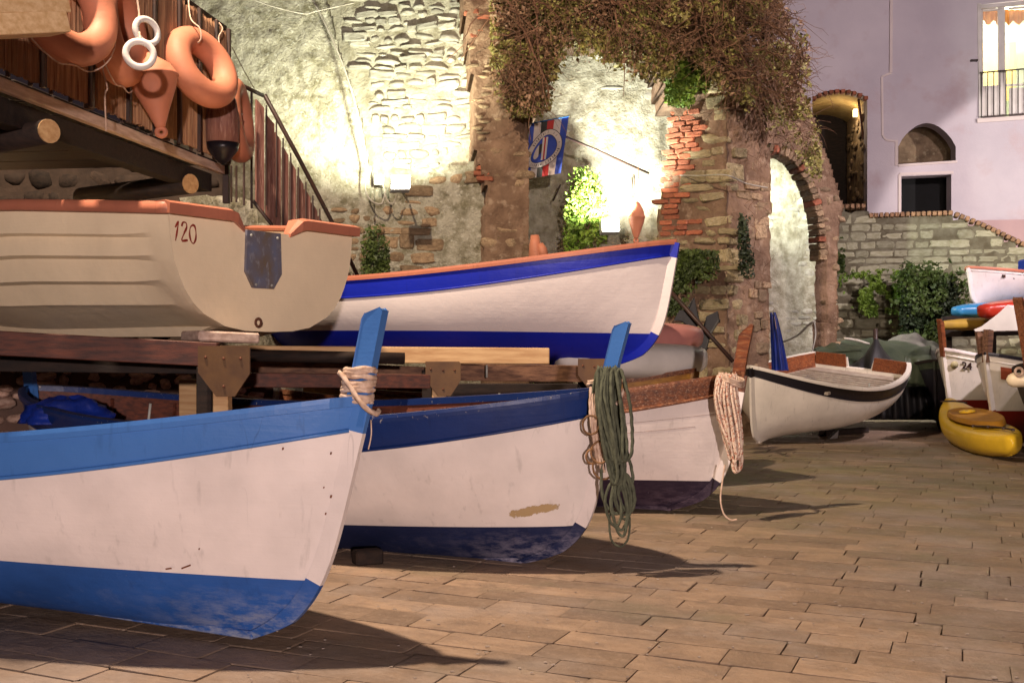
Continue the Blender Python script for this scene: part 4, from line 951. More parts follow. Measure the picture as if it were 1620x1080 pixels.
slab('mortar', pC, [(578, 292), (640, 300), (700, 262), (775, 255), (775, 780), (578, 780)], .6, M['plaster'], wc, .05, .03, 5, seed=5)
lay(wc, pC, [(612, 300), (700, 275), (768, 268), (768, 560), (606, 560)], (.10, .20), (.20, .46), .18, sbb + sb[:3], proud=.035, keep=.8, seed=6, tilt=.06, skip=lambda q: q[0] > 690 and q[1] > 300)
# first pier
pD = Plane(735, 12.35, 885, 12.45)
p1 = thing('stone_pier', 'tall slender brown stone pier between the two floodlit walls', 'pier', pD.at(0, 0))
slab('pier_core', pD, [(722, -120), (905, -120), (905, 40), (884, 62), (868, 120), (850, 175), (838, 200), (834, 420), (834, 760), (766, 760), (762, 430), (770, 300), (752, 240), (748, 130), (740, 60)], 1.1, M['mortar_brown'], p1, .045, .07, 2.4, seed=7)
lay(p1, pD, [(742, -60), (790, -60), (775, 90), (770, 200), (765, 260), (750, 240), (748, 110)], (.055, .10), (.12, .26), .14, sb, proud=.015, keep=.8, seed=8, tilt=.08)
lay(p1, pD, [(775, 60), (850, 60), (835, 210), (832, 430), (775, 430)], (.10, .2), (.18, .36), .14, sb, proud=.012, keep=.45, seed=9, tilt=.1)
lay(p1, pD, [(748, 255), (775, 250), (778, 296), (752, 296)], (.07, .075), (.2, .24), .2, bkm, name='brick', proud=.03, seed=10, brickwork=True, keep=.7)
lay(p1, pD, [(738, -40), (772, -40), (768, 60), (742, 60)], (.075, .08), (.14, .24), .15, bkm, name='brick', proud=.02, seed=12, brickwork=True, keep=.6)
# niche wall between the piers
pE = Plane(820, 14.3, 1075, 14.3)
we = thing('niche_wall', 'whitish floodlit wall at the back of the arched niche behind the flag', 'wall', pE.at(0, 0))
slab('wall_face', pE, [(800, -100), (1110, -100), (1110, 760), (800, 760)], .5, M['mortar_light'], we, .06, .05, 1.8, seed=11)
lay(we, pE, [(870, 60), (1050, 30), (1052, 200), (980, 330), (880, 250)], (.09, .16), (.2, .5), .1, sl, proud=.012, keep=.35, seed=13, tilt=.12)
lay(we, pE, [(990, 300), (1060, 300), (1060, 520), (900, 520), (930, 340)], (.10, .18), (.2, .4), .14, sl, proud=.03, keep=.6, seed=14, tilt=.08)
# arch mass above the niche
pF = Plane(860, 12.7, 1070, 12.7)
wf = thing('arch_masonry', 'overgrown brown masonry above the niche between the two piers', 'arch', pF.at(0, 1))
slab('arch_core', pF, [(860, -140), (1110, -140), (1110, 150), (1060, 150), (1052, 110), (1030, 70), (990, 52), (940, 40), (900, 48), (880, 70), (860, 60)], 1.4, M['mortar_brown'], wf, .06, .08, 2, seed=15, zmin=2)
# second pier: left face (lit side), quoined corner and right face
pG = Plane(1038, 13.25, 1150, 12.85); pH = Plane(1150, 12.85, 1222, 13.3)
p2 = thing('stone_pier', 'broad stone and brick pier with mossy quoins, second from the left', 'pier', pG.at(0, 0))
slab('pier_core', pG, [(1052, 90), (1085, 70), (1120, 110), (1151, 130), (1151, 780), (1040, 780), (1040, 420), (1043, 330), (1054, 270), (1068, 190)], .6, M['mortar_brown'], p2, .055, .05, 2.4, seed=16)
slab('pier_core', pH, [(1149, 120), (1212, 140), (1216, 250), (1217, 800), (1149, 800)], .7, M['mortar_brown'], p2, .05, .055, 2.2, seed=17)
brick_zone = [[(1060, 180), (1110, 175), (1105, 235), (1098, 262), (1072, 345), (1100, 345), (1100, 372), (1046, 372), (1042, 330), (1055, 272)]]
lay(p2, pG, brick_zone[0], (.072, .078), (.16, .26), .14, bkm, name='brick', proud=.03, seed=18, brickwork=True, limit=120)
lay(p2, pG, [(1100, 130), (1152, 130), (1152, 600), (1042, 600), (1042, 372), (1100, 372), (1100, 345), (1074, 345), (1098, 262), (1106, 200)], (.10, .25), (.16, .48), .22, mo, proud=.05, keep=.95, seed=19, tilt=.09, gap=.02, limit=110)
lay(p2, pH, [(1150, 130), (1172, 135), (1176, 600), (1150, 600)], (.14, .26), (.20, .36), .2, mo, proud=.03, keep=.8, seed=20, tilt=.08, gap=.02, limit=60)
lay(p2, pH, [(1176, 150), (1214, 160), (1216, 600), (1176, 600)], (.10, .2), (.15, .3), .12, sbb, proud=.012, keep=.5, seed=22, tilt=.1, limit=60)
# flying arch to the right
pI = Plane(1212, 14.7, 1330, 15.0)
fa = thing('stone_arch', 'ruined stone arch springing right from the mossy pier down to a slim leg', 'arch', pI.at(0, 0))
outer = [(1205, 120), (1240, 118), (1268, 140), (1288, 190), (1302, 235), (1318, 275), (1328, 305), (1332, 330), (1328, 352), (1324, 420), (1323, 480), (1325, 530), (1330, 800),
         (1300, 800), (1303, 540), (1306, 500), (1308, 450), (1308, 410), (1304, 350), (1297, 312), (1283, 276), (1265, 248), (1245, 233), (1222, 227), (1205, 226)]
slab('arch_core', pI, outer, .32, M['mortar_brown'], fa, .04, .06, 2.2, seed=23)
lay(fa, pI, outer, (.10, .2), (.14, .32), .18, sb, proud=.03, keep=.65, seed=24, tilt=.3, limit=110)
# voussoirs round the opening
ring = [(1218, 228), (1243, 235), (1264, 250), (1282, 278), (1296, 314), (1304, 352), (1308, 410)]
rp = smoothpath([pI.hit(*q) for q in ring], .085); 
for i in range(len(rp) - 1):
    t = (rp[i + 1] - rp[i]).normalized(); nn = t.cross(pI.n).normalized()
    put('voussoir', bkm[i % 5] if i % 6 == 1 else sbb[i % 6], (rp[i] + rp[i + 1]) / 2 + nn * .055 + pI.n * -.155, t * random.uniform(.082, .10), pI.n * -.34, nn * random.uniform(.12, .16), fa)
# whitish wall seen through the arch
pJ = Plane(1190, 17.6, 1330, 17.9)
wj = thing('lit_wall', 'greenish white floodlit wall seen through the ruined arch', 'wall', pJ.at(0, 0))
slab('wall_face', pJ, [(1170, 190), (1280, 195), (1305, 270), (1316, 340), (1316, 760), (1170, 760)], .5, M['mortar_light'], wj, .08, .06, 1.5, seed=25)
lay(wj, pJ, [(1205, 250), (1310, 330), (1314, 620), (1205, 620)], (.10, .18), (.2, .5), .12, sl, proud=.012, keep=.65, seed=26, tilt=.05, limit=90)
# terrace wall of coursed blocks on the right
pK = Plane(1310, 20.5, 1640, 19.5)
wk = thing('terrace_wall', 'grey green wall of coursed blocks with a brick coping below the house', 'wall', pK.at(0, 0))
top_k = [(1325, 331), (1372, 330), (1374, 345), (1506, 342), (1560, 362), (1620, 392), (1720, 440)]
slab('wall_core', pK, [(1300, 345)] + top_k + [(1720, 720), (1300, 720)], .5, M['mortar_grey'], wk, .12, .02, 1.5, seed=27)
lay(wk, pK, [(1308, 350)] + [(x, y + 3) for x, y in top_k] + [(1700, 560), (1308, 560)], (.14, .235), (.22, .52), .2, bg_, proud=.02, keep=.96, seed=28, tilt=.012, gap=.02, limit=300, jit=.05)
cp = [pK.hit(x, y - 4) for x, y in ((1328, 331), (1370, 330))], [pK.hit(x, y - 4) for x, y in ((1374, 345), (1508, 341))], [pK.hit(x, y - 4) for x, y in ((1510, 342), (1560, 362), (1622, 392), (1700, 430))]
nb = 0; obk = stone_meshes('block', 4, M['ochre_brick'])
for seg in cp:
    for a, b in zip(seg[:-1], seg[1:]):
        L = (b - a).length; n = int(L / .105)
        for k in range(n):
            c = a + (b - a) * ((k + .5) / n); t = (b - a).normalized(); put('coping_brick', obk[(k * 3) % 4], c + pK.n * -.12, t * .085, pK.n * -.38, Vector((0, 0, 1)) * .10, wk); nb += 1
# ================================================================ HOUSE
pL = Plane(1200, 23.5, 1760, 22.5)
hs = thing('house', 'mauve plastered house with an arched opening and a lit French window, upper right', 'house', pL.at(0, 0))
def hh(px, py, d=0): return pL.hit(px, py) + pL.n * d
def arc(x0, x1, ytop, yside, n=14): return [(x0 + (x1 - x0) * k / n, yside - (yside - ytop) * math.sin(math.pi * k / n) ** .75) for k in range(n + 1)]
holes = [[(1285, 420), (1285, 155)] + arc(1285, 1372, 142, 155)[1:] + [(1372, 420)],
         [(1421, 260)] + arc(1421, 1512, 195, 232) + [(1512, 254)],
         [(1426, 341), (1426, 279), (1505, 276), (1505, 338)],
         [(1548, 187), (1546, 8), (1700, -8), (1700, 178)]]
outl = [(1150, 420), (1150, -170), (1800, -170), (1800, 480), (1372.5, 480), (1372.4, 420)]
def wallface(name, outline, holes, thick, m, parent):
    lo = [[Vector(pL.uz(hh(*q)) + (0,)) for q in outline]] + [[Vector(pL.uz(hh(*q)) + (0,)) for q in h] for h in holes]
    flat = [v for l in lo for v in l]; tr = tessellate_polygon(lo); V = [pL.at(v.x, v.y) for v in flat]; n = len(V); V += [pL.at(v.x, v.y, -thick) for v in flat]
    F = [tuple(t) for t in tr] + [tuple(i + n for i in t[::-1]) for t in tr]; k = 0
    for l in lo:
        for i in range(len(l)): a, b = k + i, k + (i + 1) % len(l); F.append((a, b, b + n, a + n))
        k += len(l)
    return mk(name, V, F, m, parent)
wallface('facade', [(1150, 420), (1150, -170), (1800, -170), (1800, 480), (1373, 480), (1372, 420), (1372, 155)] + arc(1285, 1372, 142, 155)[::-1][1:] + [(1285, 420)], holes[1:], .45, M['house'], hs)
V, F = prismg([hh(1515, 349, .004), hh(1760, 345, .004), hh(1760, 480, .004), hh(1515, 480, .004)], pL.n * .012)
mk('lower_render_band', V, F, mat('dusty_pink_render', (.50, .34, .33), (.44, .30, .3), 1.2, .9, .2, rnd=0), hs)
# pale repair frame round the openings
def strip(name, pts, wd, m, out=.012, par=hs):
    for a, b in zip(pts[:-1], pts[1:]): beam(name, hh(*a, out), hh(*b, out), wd, .03, m, par, up=pL.n)
strip('opening_surround', [(1421, 262), (1514, 256)], .06, M['house_white']); strip('opening_surround', [(1423, 276), (1508, 273)], .07, M['house_white'])
strip('opening_surround', [(1423, 342), (1423, 276)], .06, M['house_white']); strip('opening_surround', [(1418, 262), (1418, 222)], .07, M['house_white'])
strip('downpipe', [(1410, -60), (1409, 116)], .07, M['house_white'], .03); strip('downpipe', [(1395, 122), (1396, 215), (1402, 222), (1418, 224)], .05, M['house_white'], .02)
strip('pipe_elbow', [(1395, 122), (1409, 116)], .05, M['house_white'], .02)
# interiors of the openings
V, F = boxg(hh(1466, 228, -1.0), pL.u * .95, pL.n * .03, Vector((0, 0, .75))); mk('niche_back', V, F, M['stone_brown'], hs)
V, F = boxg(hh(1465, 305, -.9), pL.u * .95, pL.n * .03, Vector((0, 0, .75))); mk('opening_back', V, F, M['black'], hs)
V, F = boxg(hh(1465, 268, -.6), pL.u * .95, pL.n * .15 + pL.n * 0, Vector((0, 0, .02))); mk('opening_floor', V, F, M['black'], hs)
# vaulted passage: back, side wall, vault
def hv(px, py, d): return hh(px, py) - pL.n * d
sb2 = stone_meshes('round', 4, M['stone_brown'])
V, F = boxg(hv(1330, 260, 3.0), pL.u * 1.3, pL.n * .05, Vector((0, 0, 2.4))); mk('passage_back', V, F, M['dark_timber'], hs)
V, F = boxg(hv(1376, 300, 1.6), pL.u * .05, pL.n * 1.4, Vector((0, 0, 2.4))); mk('passage_side', V, F, M['stone_brown'], hs)
for k in range(60):
    z = random.uniform(-.2, 2.4) ; d = random.uniform(.3, 2.6); c = hv(1371, 330, d) + Vector((0, 0, z)); put('passage_stone', sb2[k % 4], c, pL.n * random.uniform(.2, .4), pL.u * .08, Vector((0, 0, random.uniform(.1, .18))), hs)
V = []; N_ = 13
for i in range(N_):
    px, py = arc(1283, 1374, 142, 156, N_ - 1)[i]; V += [hv(px, py, .0), hv(px, py, 3.0)]
F = [(2 * i, 2 * i + 2, 2 * i + 3, 2 * i + 1) for i in range(N_ - 1)]; mk('vault', V, F, mat('yellowish_vault_plaster', (.50, .36, .15), (.35, .22, .08), 4, .9, .6, rnd=0), hs)
for i in range(10):
    px, py = arc(1288, 1370, 145, 156, 9)[i]; put('vault_brick', bkm[i % 5], hv(px, py - 1, .1), pL.u * .1, pL.n * -.25, Vector((0, 0, .09)), hs)
V, F = boxg(hv(1330, 205, 2.2), pL.u * .8, pL.n * .10, Vector((0, 0, .03))); 
beam('post', hv(1364, 150, .5), hv(1372, 215, .5), .05, .05, M['rusty'], hs)
pl_ = thing('wall_lamp', 'small lit lamp under the vault of the passage beside the house', 'lamp', hv(1362, 168, .9)); V, F = boxg(hv(1366, 164, 1.1), pL.u * .05, pL.n * .05, Vector((0, 0, .09)), .01); mk('glass', V, F, emit('warm_lamp_glass', (1, .75, .35, 1), 14), pl_)
lamp('passage_lamp', 'POINT', hv(1345, 178, 1.1), 17, (1, .80, .52), .08)
# French window
def wbar(name, a, b, wd, dp, m, par, out=-.05): return beam(name, hh(*a, out), hh(*b, out), wd, dp, m, par, up=pL.n)
fw = mk('window_frame', *join([beamg(hh(1552, 190, -.03), hh(1549, 6, -.03), .09, .10, .004, pL.n), beamg(hh(1546, 12, -.03), hh(1700, -3, -.03), .09, .10, .004, pL.n)]), M['window_white'], hs)
for a, b, w_ in (((1553, 187), (1552, 12), .13), ((1587, 186), (1586, 10), .16), ((1653, 182), (1652, 4), .10)): wbar('stile', a, b, w_, .05, M['window_white'], fw, -.10)
for a, b, w_ in (((1555, 15), (1587, 13), .05), ((1598, 12), (1652, 7), .05), ((1555, 137), (1586, 135), .05), ((1588, 134), (1653, 131), .05)): wbar('rail', a, b, w_, .05, M['window_white'], fw, -.10)
for x0, x1 in ((1554, 1588), (1598, 1653)):
    V, F = prismg([hh(x0, 186, -.10), hh(x1, 184, -.10), hh(x1, 137, -.10), hh(x0, 138, -.10)], pL.n * .03); mk('lower_panel', V, F, M['window_white'], fw)
gl = NT('window_glass'); gl.b.inputs['Base Color'].default_value = (.9, .95, .95, 1); gl.b.inputs['Roughness'].default_value = .03; gl.b.inputs['Alpha'].default_value = .12
for x0, x1 in ((1556, 1587), (1599, 1652)):
    V, F = prismg([hh(x0, 136, -.11), hh(x1, 134, -.11), hh(x1, 13, -.11), hh(x0, 16, -.11)], pL.n * .006); mk('pane', V, F, gl.m, fw)
# lit room
rm_ = mat('pale_room_wall', (.72, .78, .66), (.68, .74, .62), 1, .9, 0, rnd=0)
o_ = hh(1640, 80, -1.9); V = []; F = []
parts = [boxg(o_ - pL.n * 1.0, pL.u * 2.0, pL.n * .03, (0, 0, 1.9)), boxg(o_ - pL.u * 1.55, pL.u * .03, pL.n * 1.3, (0, 0, 1.9)), boxg(o_ + Vector((0, 0, 1.5)), pL.u * 2.0, pL.n * 1.3, (0, 0, .03)), boxg(o_ - Vector((0, 0, 1.6)), pL.u * 2.0, pL.n * 1.3, (0, 0, .03)), boxg(o_ + pL.u * 1.8, pL.u * .03, pL.n * 1.3, (0, 0, 1.9))]
V, F = join(parts); mk('room', V, F, rm_, hs)
V, F = boxg(hh(1625, 78, -2.2), pL.u * .42, pL.n * .03, (0, 0, .75)); mk('room_partition', V, F, mat('yellow_room_wall', (.68, .55, .22), (.6, .45, .18), 2, .9, 0, rnd=0), hs)
V = []
for i in range(41):
    u = i / 40; a = hh(1550 + 112 * u, 10, -.30 + .03 * math.sin(i * 1.9)); b = hh(1550 + 112 * u, 31 + 4 * math.sin(i * 1.1), -.30 + .04 * math.sin(i * 1.9)); V += [a, b, a - pL.n * .005, b - pL.n * .005]
F = [(4 * i, 4 * i + 1, 4 * i + 5, 4 * i + 4) for i in range(40)] + [(4 * i + 2, 4 * i + 6, 4 * i + 7, 4 * i + 3) for i in range(40)]
mk('curtain_valance', V, F, mat('orange_curtain', (.75, .36, .10), (.6, .24, .06), 6, .8, 0, rnd=0), hs, True)
lamp('room_lamp', 'POINT', hh(1600, 20, -1.2), 260, (1, .92, .74), .15)
# balcony railing
br = mk('balcony_rail', *join([beamg(hh(1548, 117, .10), hh(1700, 104, .10), .035, .03, .003), beamg(hh(1550, 187, .10), hh(1700, 176, .10), .035, .03, .003)]), M['iron'], hs)
for k in range(15):
    x = 1551 + 9.6 * k; beam('baluster', hh(x, 187 - .07 * (x - 1550), .10), hh(x, 117 - .08 * (x - 1550), .10), .02, .02, M['iron'], br, up=(1, 0, 0))
strip('window_sill', [(1545, 192), (1700, 181)], .10, M['house_white'], .05)
V, F = boxg(hh(1540, 97, .05), pL.u * .08, pL.n * .05, (0, 0, .02)); mk('shutter_stay', V, F, M['iron'], hs)
# ================================================================ FLOODLIGHTS
def flood(label, px, py, Y, tiltx=0., wd=.25):
    r = thing('floodlight', label, 'floodlight', P(px, py, Y), group='floodlights at the wall foot'); c = P(px, py, Y); up = Vector((.25, -.90, .42)).normalized(); sx = Vector((1, 0, 0)); sy = up.cross(sx).normalized()
    V, F = boxg(c - up * .05, sx * wd / 2, sy * .11, up * .045, .01); mk('housing', V, F, M['galv'], r)
    V, F = boxg(c + up * .004, sx * wd * .46, sy * .095, up * .008, .002); mk('lens', V, F, M['lens'], r)
    mk('bracket', *tubeg([c - up * .05, c + Vector((0, .3, -.10)), c + Vector((0, 1.0, -.12))], .016, 6), M['galv'], r); return c, up
c1, u1 = flood('lit floodlight on the rubble wall left of the first pier', 634, 288, 12.0)
c2, u2 = flood('lit floodlight at the foot of the green plant in the niche', 966, 356, 13.1)
lamp('floodlight_beam', 'SPOT', c1 + u1 * .06 + Vector((-.10, -.25, .05)), 980, (1, 1, .76), .06, c1 + Vector((-.35, .75, 1.6)), 128, .7)
lamp('floodlight_beam', 'SPOT', c2 + u2 * .06 + Vector((0, -.1, .05)), 1150, (1, 1, .86), .06, c2 + Vector((-.1, .8, 1.5)), 135, .7)
c3, u3 = flood('floodlight hidden behind the mossy pier, lighting the wall beyond the arch', 1192, 330, 16.2)
lamp('floodlight_beam', 'SPOT', c3 + Vector((0, -.1, .1)), 1100, (.92, 1, .82), .08, P(1255, 450, 17.6), 160, .7)
jb = thing('junction_box', 'pale junction box on the wall beside the left floodlight', 'box', P(600, 285, 12.8)); V, F = boxg(P(600, 285, 12.72), (.07, 0, 0), (0, .04, 0), (0, 0, .07), .01); mk('box', V, F, M['galv'], jb)
def cbl(label, pts, r=.010, m='cable'): tag(tube('cable', smoothpath(pts, .04), r, M[m], n=6), label, 'cable')
cbl('pale cable following the sloping edge of the plaster wall down to the junction box', [P(495, 0, 12.45), P(520, 50, 12.45), P(545, 110, 12.45), P(562, 165, 12.45), P(574, 220, 12.5), P(580, 262, 12.6), P(578, 300, 12.65), P(588, 318, 12.65), P(604, 322, 12.65), P(610, 300, 12.65)], .013)
cbl('short loop of cable hanging below the junction box', [P(606, 292, 12.65), P(612, 316, 12.65), P(622, 322, 12.65), P(630, 300, 12.6)], .009)
cbl('pale wire sagging across the top of the plaster wall', [P(380, -8, 12), P(430, 10, 12.1), P(480, 22, 12.3), P(500, 18, 12.4), P(560, 5, 12.6)], .008)
cbl('thin cable running across the mossy pier towards the arch', [P(1040, 276, 13.5), P(1100, 278, 12.85), P(1148, 277, 12.45), P(1180, 290, 12.8), P(1214, 297, 13.1)], .009)
cbl('pale hose drooping on the lit wall beyond the arch', [P(1240, 540, 15.4), P(1262, 530, 15.2), P(1278, 515, 15.0), P(1288, 508, 14.9)], .02)
cbl('pale rope hanging down the leg of the ruined arch', [P(1288, 508, 14.9), P(1290, 530, 14.85), P(1284, 560, 14.8)], .013)
# ================================================================ FLAG, PLANT, HANGING BUOYS
fg = thing('flag', 'blue, white, black and red striped flag with a ring of lettering, hanging from a pole', 'flag', P(868, 235, 12.9))
TL, TR, BR, BL = (838, 196), (900, 184), (887, 274), (832, 284)
def fpt(u, v, d=0.):
    x = (TL[0] * (1 - u) + TR[0] * u) * (1 - v) + (BL[0] * (1 - u) + BR[0] * u) * v; y = (TL[1] * (1 - u) + TR[1] * u) * (1 - v) + (BL[1] * (1 - u) + BR[1] * u) * v
    return P(x, y, 12.85 + .03 * math.sin(u * 9 + v * 3) * (.3 + v) + .02 * math.sin(v * 7) - d)
cols = {'b': mat('flag_blue', (.04, .08, .42), (.03, .06, .34), rnd=0, bump=0), 'w': mat('flag_white', (.66, .58, .52), (.6, .52, .48), rnd=0, bump=0), 'k': mat('flag_black', (.03, .03, .028), (.05, .05, .04), rnd=0, bump=0), 'r': mat('flag_red', (.50, .03, .025), (.4, .03, .03), rnd=0, bump=0)}
for c, a, b in (('b', 0, .12), ('w', .12, .30), ('k', .30, .46), ('r', .46, .63), ('w', .63, .82), ('b', .82, 1.)):
    V = []; nu, nv = 6, 24
    for i in range(nu + 1):
        for j in range(nv + 1): V.append(fpt(a + (b - a) * i / nu, j / nv))
    F = grid_faces(nu + 1, nv + 1); n0 = len(V); V += [v + Vector((0, .004, 0)) for v in V]; F += [tuple(q + n0 for q in f[::-1]) for f in F]
    mk('stripe', V, F, cols[c], fg, True)
def ringpt(t, k): return (.44 + .42 * k * math.cos(t) + .05 * math.sin(2 * t), .50 + .29 * k * math.sin(t) - .07 * math.cos(t))
for name, k0, k1, c, d in (('emblem_disc', .0, .80, 'b', .010), ('emblem_ring', .80, 1.10, 'w', .014), ('ring_edge', 1.10, 1.14, 'k', .015), ('ring_edge', .77, .80, 'k', .015)):
    V = []; n = 44
    for i in range(n): t = 6.2832 * i / n; V += [fpt(*ringpt(t, k0), d), fpt(*ringpt(t, k1), d)]
    F = [(2 * i, 2 * i + 1, (2 * i + 3) % (2 * n), (2 * i + 2) % (2 * n)) for i in range(n)]; mk(name, V, F, cols[c], fg)
for a, b, c in ((.36, .41, 'w'), (.41, .45, 'r'), (.45, .50, 'w')):
    V = []
    for j in range(12): v = .30 + .40 * j / 11; V += [fpt(a + .02, v, .018), fpt(b + .02, v, .018)]
    mk('emblem_bar', V, [(2 * j, 2 * j + 1, 2 * j + 3, 2 * j + 2) for j in range(11)], cols[c], fg)
G_ = []; rd = random.Random(4)
for i in range(46):                                     # unreadable lettering round the ring
    t = 6.2832 * i / 46; 
    if rd.random() < .2: continue
    h = rd.uniform(.05, .09); t2 = t + rd.uniform(.03, .07); q = [fpt(*ringpt(t, .95 - h), .019), fpt(*ringpt(t2, .95 - h), .019), fpt(*ringpt(t2 - .02, .95 + h), .019), fpt(*ringpt(t, .95 + h), .019)]; G_.append((q, [(0, 1, 2, 3)]))
V, F = join(G_); o = mk('ring_lettering', V, F, cols['k'], fg); o['kind'] = 'stuff'
tube('top_cord', [fpt(0, 0, .005), fpt(.5, 0, .005), fpt(1, 0, .005)], .008, mat('blue_cord', (.01, .12, .35), rnd=0), fg)
tube('flagpole', [P(893, 216, 12.9), P(945, 238, 13.1), P(1026, 274, 13.6)], .018, M['iron'], fg)
hb_ = buoy('hanging_buoy', 'faded orange diamond shaped buoy hung by a cord beside the floodlit niche', P(1008, 320, 13.1), P(1006, 384, 13.1), .115, M['orange_plastic'], .36)
hang('thin dark cord holding the diamond shaped buoy', [P(1010, 262, 13.3), P(1009, 290, 13.2), P(1008, 322, 13.1)], .006, 'rope_brown')
for i, (x, y0, y1) in enumerate(((1000, 280, 312), (1003, 276, 308))): tag(tube('hook', [P(x, y0, 13.5), P(x + 1, y1, 13.5)], .010, M['iron']), ['longer thin iron rod hanging left of the diamond shaped buoy cord', 'thin iron rod hanging nearest the diamond shaped buoy cord'][i], 'rod')
tag(tube('iron_rod', [P(887, 292, 13.9), P(875, 318, 13.9)], .012, M['iron']), 'short iron rod stuck slanting in the niche wall below the flag', 'rod')
ob = thing('orange_float', 'orange float partly hidden behind the rim of the blue and white boat', 'float', P(848, 400, 11.5)); lathe('body', [(0, .05), (.10, .07), (.25, .09), (.35, .05)], P(846, 372, 11.5), (0.05, 0, -1), M['orange_plastic'], ob); lathe('side_float', [(0, .03), (.08, .06), (.2, .05)], P(855, 385, 11.45), (.3, 0, -1), M['orange_plastic'], ob)
# ================================================================ FOLIAGE
cl = thing('climbing_plant', 'bright green bush tapering to a point against the floodlit niche', 'plant', P(925, 400, 13.6))
foliage('leaves', [(926, 262), (940, 300), (962, 335), (950, 372), (925, 385), (905, 402), (892, 402), (902, 350), (908, 310)], 13.75, .35, 4200, .055, M['leaf_bright'], cl, thr=-.45, seed=2)
twigs('stems', [(905, 300), (945, 300), (940, 400), (900, 400)], 13.7, .2, 40, .6, .006, M['twig'], cl, droop=-.6)
sp_ = thing('shrub', 'small green shrub growing at the foot of the rubble wall', 'plant', P(592, 430, 12.2))
foliage('leaves', [(590, 352), (606, 372), (616, 410), (612, 440), (572, 440), (578, 400)], 12.2, .4, 1500, .05, M['leaf_green'], sp_, thr=-.25, seed=6)
twigs('stems', [(580, 380), (606, 380), (606, 440), (580, 440)], 12.2, .2, 20, .5, .005, M['twig'], sp_, droop=-.6)
vn = thing('hanging_vine', 'olive and brown vine mass covering the top of the first pier', 'vine', P(850, 60, 12))
vp = [(782, -60), (900, -60), (900, 50), (884, 70), (872, 120), (856, 172), (836, 186), (806, 168), (792, 130), (780, 90), (776, 30)]
foliage('leaves', vp, 12.35, .45, 13000, .06, M['leaf_olive'], vn, thr=-.10, seed=11)
foliage('dry_leaves', vp, 12.2, .45, 4500, .05, M['leaf_dry'], vn, thr=-.2, seed=12, clump=1.5)
twigs('stems', [(785, -40), (890, -40), (850, 160), (800, 150)], 12.0, .3, 260, .6, .006, M['twig'], vn, droop=.7, seed=2)
vn2 = thing('hanging_vine', 'olive green vine hanging in a fringe over the niche beside the flag', 'vine', P(970, 60, 12.3))
vp2 = [(870, -60), (1090, -60), (1075, 80), (1052, 128), (1032, 100), (1012, 130), (985, 92), (960, 100), (935, 70), (915, 84), (900, 58), (884, 50)]
foliage('leaves', vp2, 12.6, .6, 14000, .065, M['leaf_olive'], vn2, thr=-.10, seed=13)
foliage('dry_leaves', vp2, 12.5, .6, 3500, .05, M['leaf_dry'], vn2, thr=.0, seed=14)
twigs('stems', [(880, -40), (1080, -40), (1060, 80), (900, 50)], 12.1, .4, 260, .55, .006, M['twig'], vn2, droop=1.0, seed=3)
vn3 = thing('dead_vine', 'tangle of dead reddish brown creeper on top of the mossy pier and arch', 'vine', P(1180, 60, 12.3))
vp3 = [(1050, -60), (1215, -60), (1240, 20), (1268, 60), (1272, 110), (1282, 160), (1262, 190), (1240, 175), (1215, 185), (1190, 165), (1165, 150), (1140, 130), (1100, 90), (1060, 60)]
Yv = lambda px, py: 12.6 + max(0, px - 1150) * .010
foliage('dry_leaves', vp3, Yv, .8, 14000, .055, M['leaf_dry'], vn3, thr=-.02, seed=15, narrow=.8)
foliage('leaves', [(1060, -60), (1150, -60), (1200, 60), (1290, 200), (1300, 290), (1270, 250), (1240, 200), (1180, 160), (1080, 80)], Yv, .6, 7000, .05, M['leaf_olive'], vn3, thr=.05, seed=16)
twigs('stems', [(1060, -60), (1210, -60), (1262, 60), (1270, 150), (1200, 170), (1120, 100)], lambda a, b: Yv(a, b) - .4, .6, 900, .6, .006, M['twig'], vn3, droop=.5, seed=5, curl=.7)
twigs('trailing_stems', [(1150, 120), (1270, 150), (1290, 230), (1230, 230), (1170, 180)], lambda a, b: Yv(a, b) - .2, .4, 150, .6, .006, M['twig'], vn3, droop=1.4, seed=6, curl=.4)
twigs('woody_stems', [(1070, -60), (1190, -60), (1200, 90), (1160, 120), (1090, 60)], lambda a, b: Yv(a, b) - .55, .3, 22, 1.1, .015, M['old_timber'], vn3, droop=.9, seed=15, curl=.35)
twigs('woody_stems', [(785, -60), (900, -60), (860, 60), (800, 60)], 11.9, .3, 16, 1.5, .017, M['old_timber'], vn, droop=1.2, seed=16, curl=.35)
twigs('woody_stems', [(900, -60), (1060, -60), (1050, 20), (910, 10)], 12.0, .3, 16, 1.3, .015, M['old_timber'], vn2, droop=1.0, seed=17, curl=.4)
foliage('green_patches', vp3, Yv, .9, 6000, .065, M['leaf_olive'], vn3, thr=.22, seed=44)
iv = thing('ivy', 'bright green ivy patch at the top left of the mossy pier', 'ivy', P(1080, 120, 13))
foliage('leaves', [(1056, 86), (1100, 84), (1122, 110), (1118, 135), (1092, 128), (1084, 170), (1068, 168), (1052, 130)], 13.0, .6, 3600, .06, M['leaf_bright'], iv, thr=-.25, seed=17)
iv2 = thing('ivy', 'dark green ivy at the foot of the mossy pier behind the blue striped boat', 'ivy', P(1085, 440, 12.8))
foliage('leaves', [(1066, 405), (1100, 395), (1138, 402), (1130, 425), (1098, 440), (1078, 470), (1066, 500), (1052, 490)], lambda x, y: 13.2 - (x - 1050) * .006, .35, 3200, .055, M['leaf_green'], iv2, thr=-.25, seed=18)
iv3 = thing('ivy', 'ivy strand on the terrace wall beside the leg of the arch', 'ivy', P(1322, 410, 19.6))
foliage('leaves', [(1316, 375), (1330, 378), (1336, 420), (1326, 432), (1314, 415)], 20.0, .2, 900, .08, M['leaf_green'], iv3, thr=-.2, seed=19)
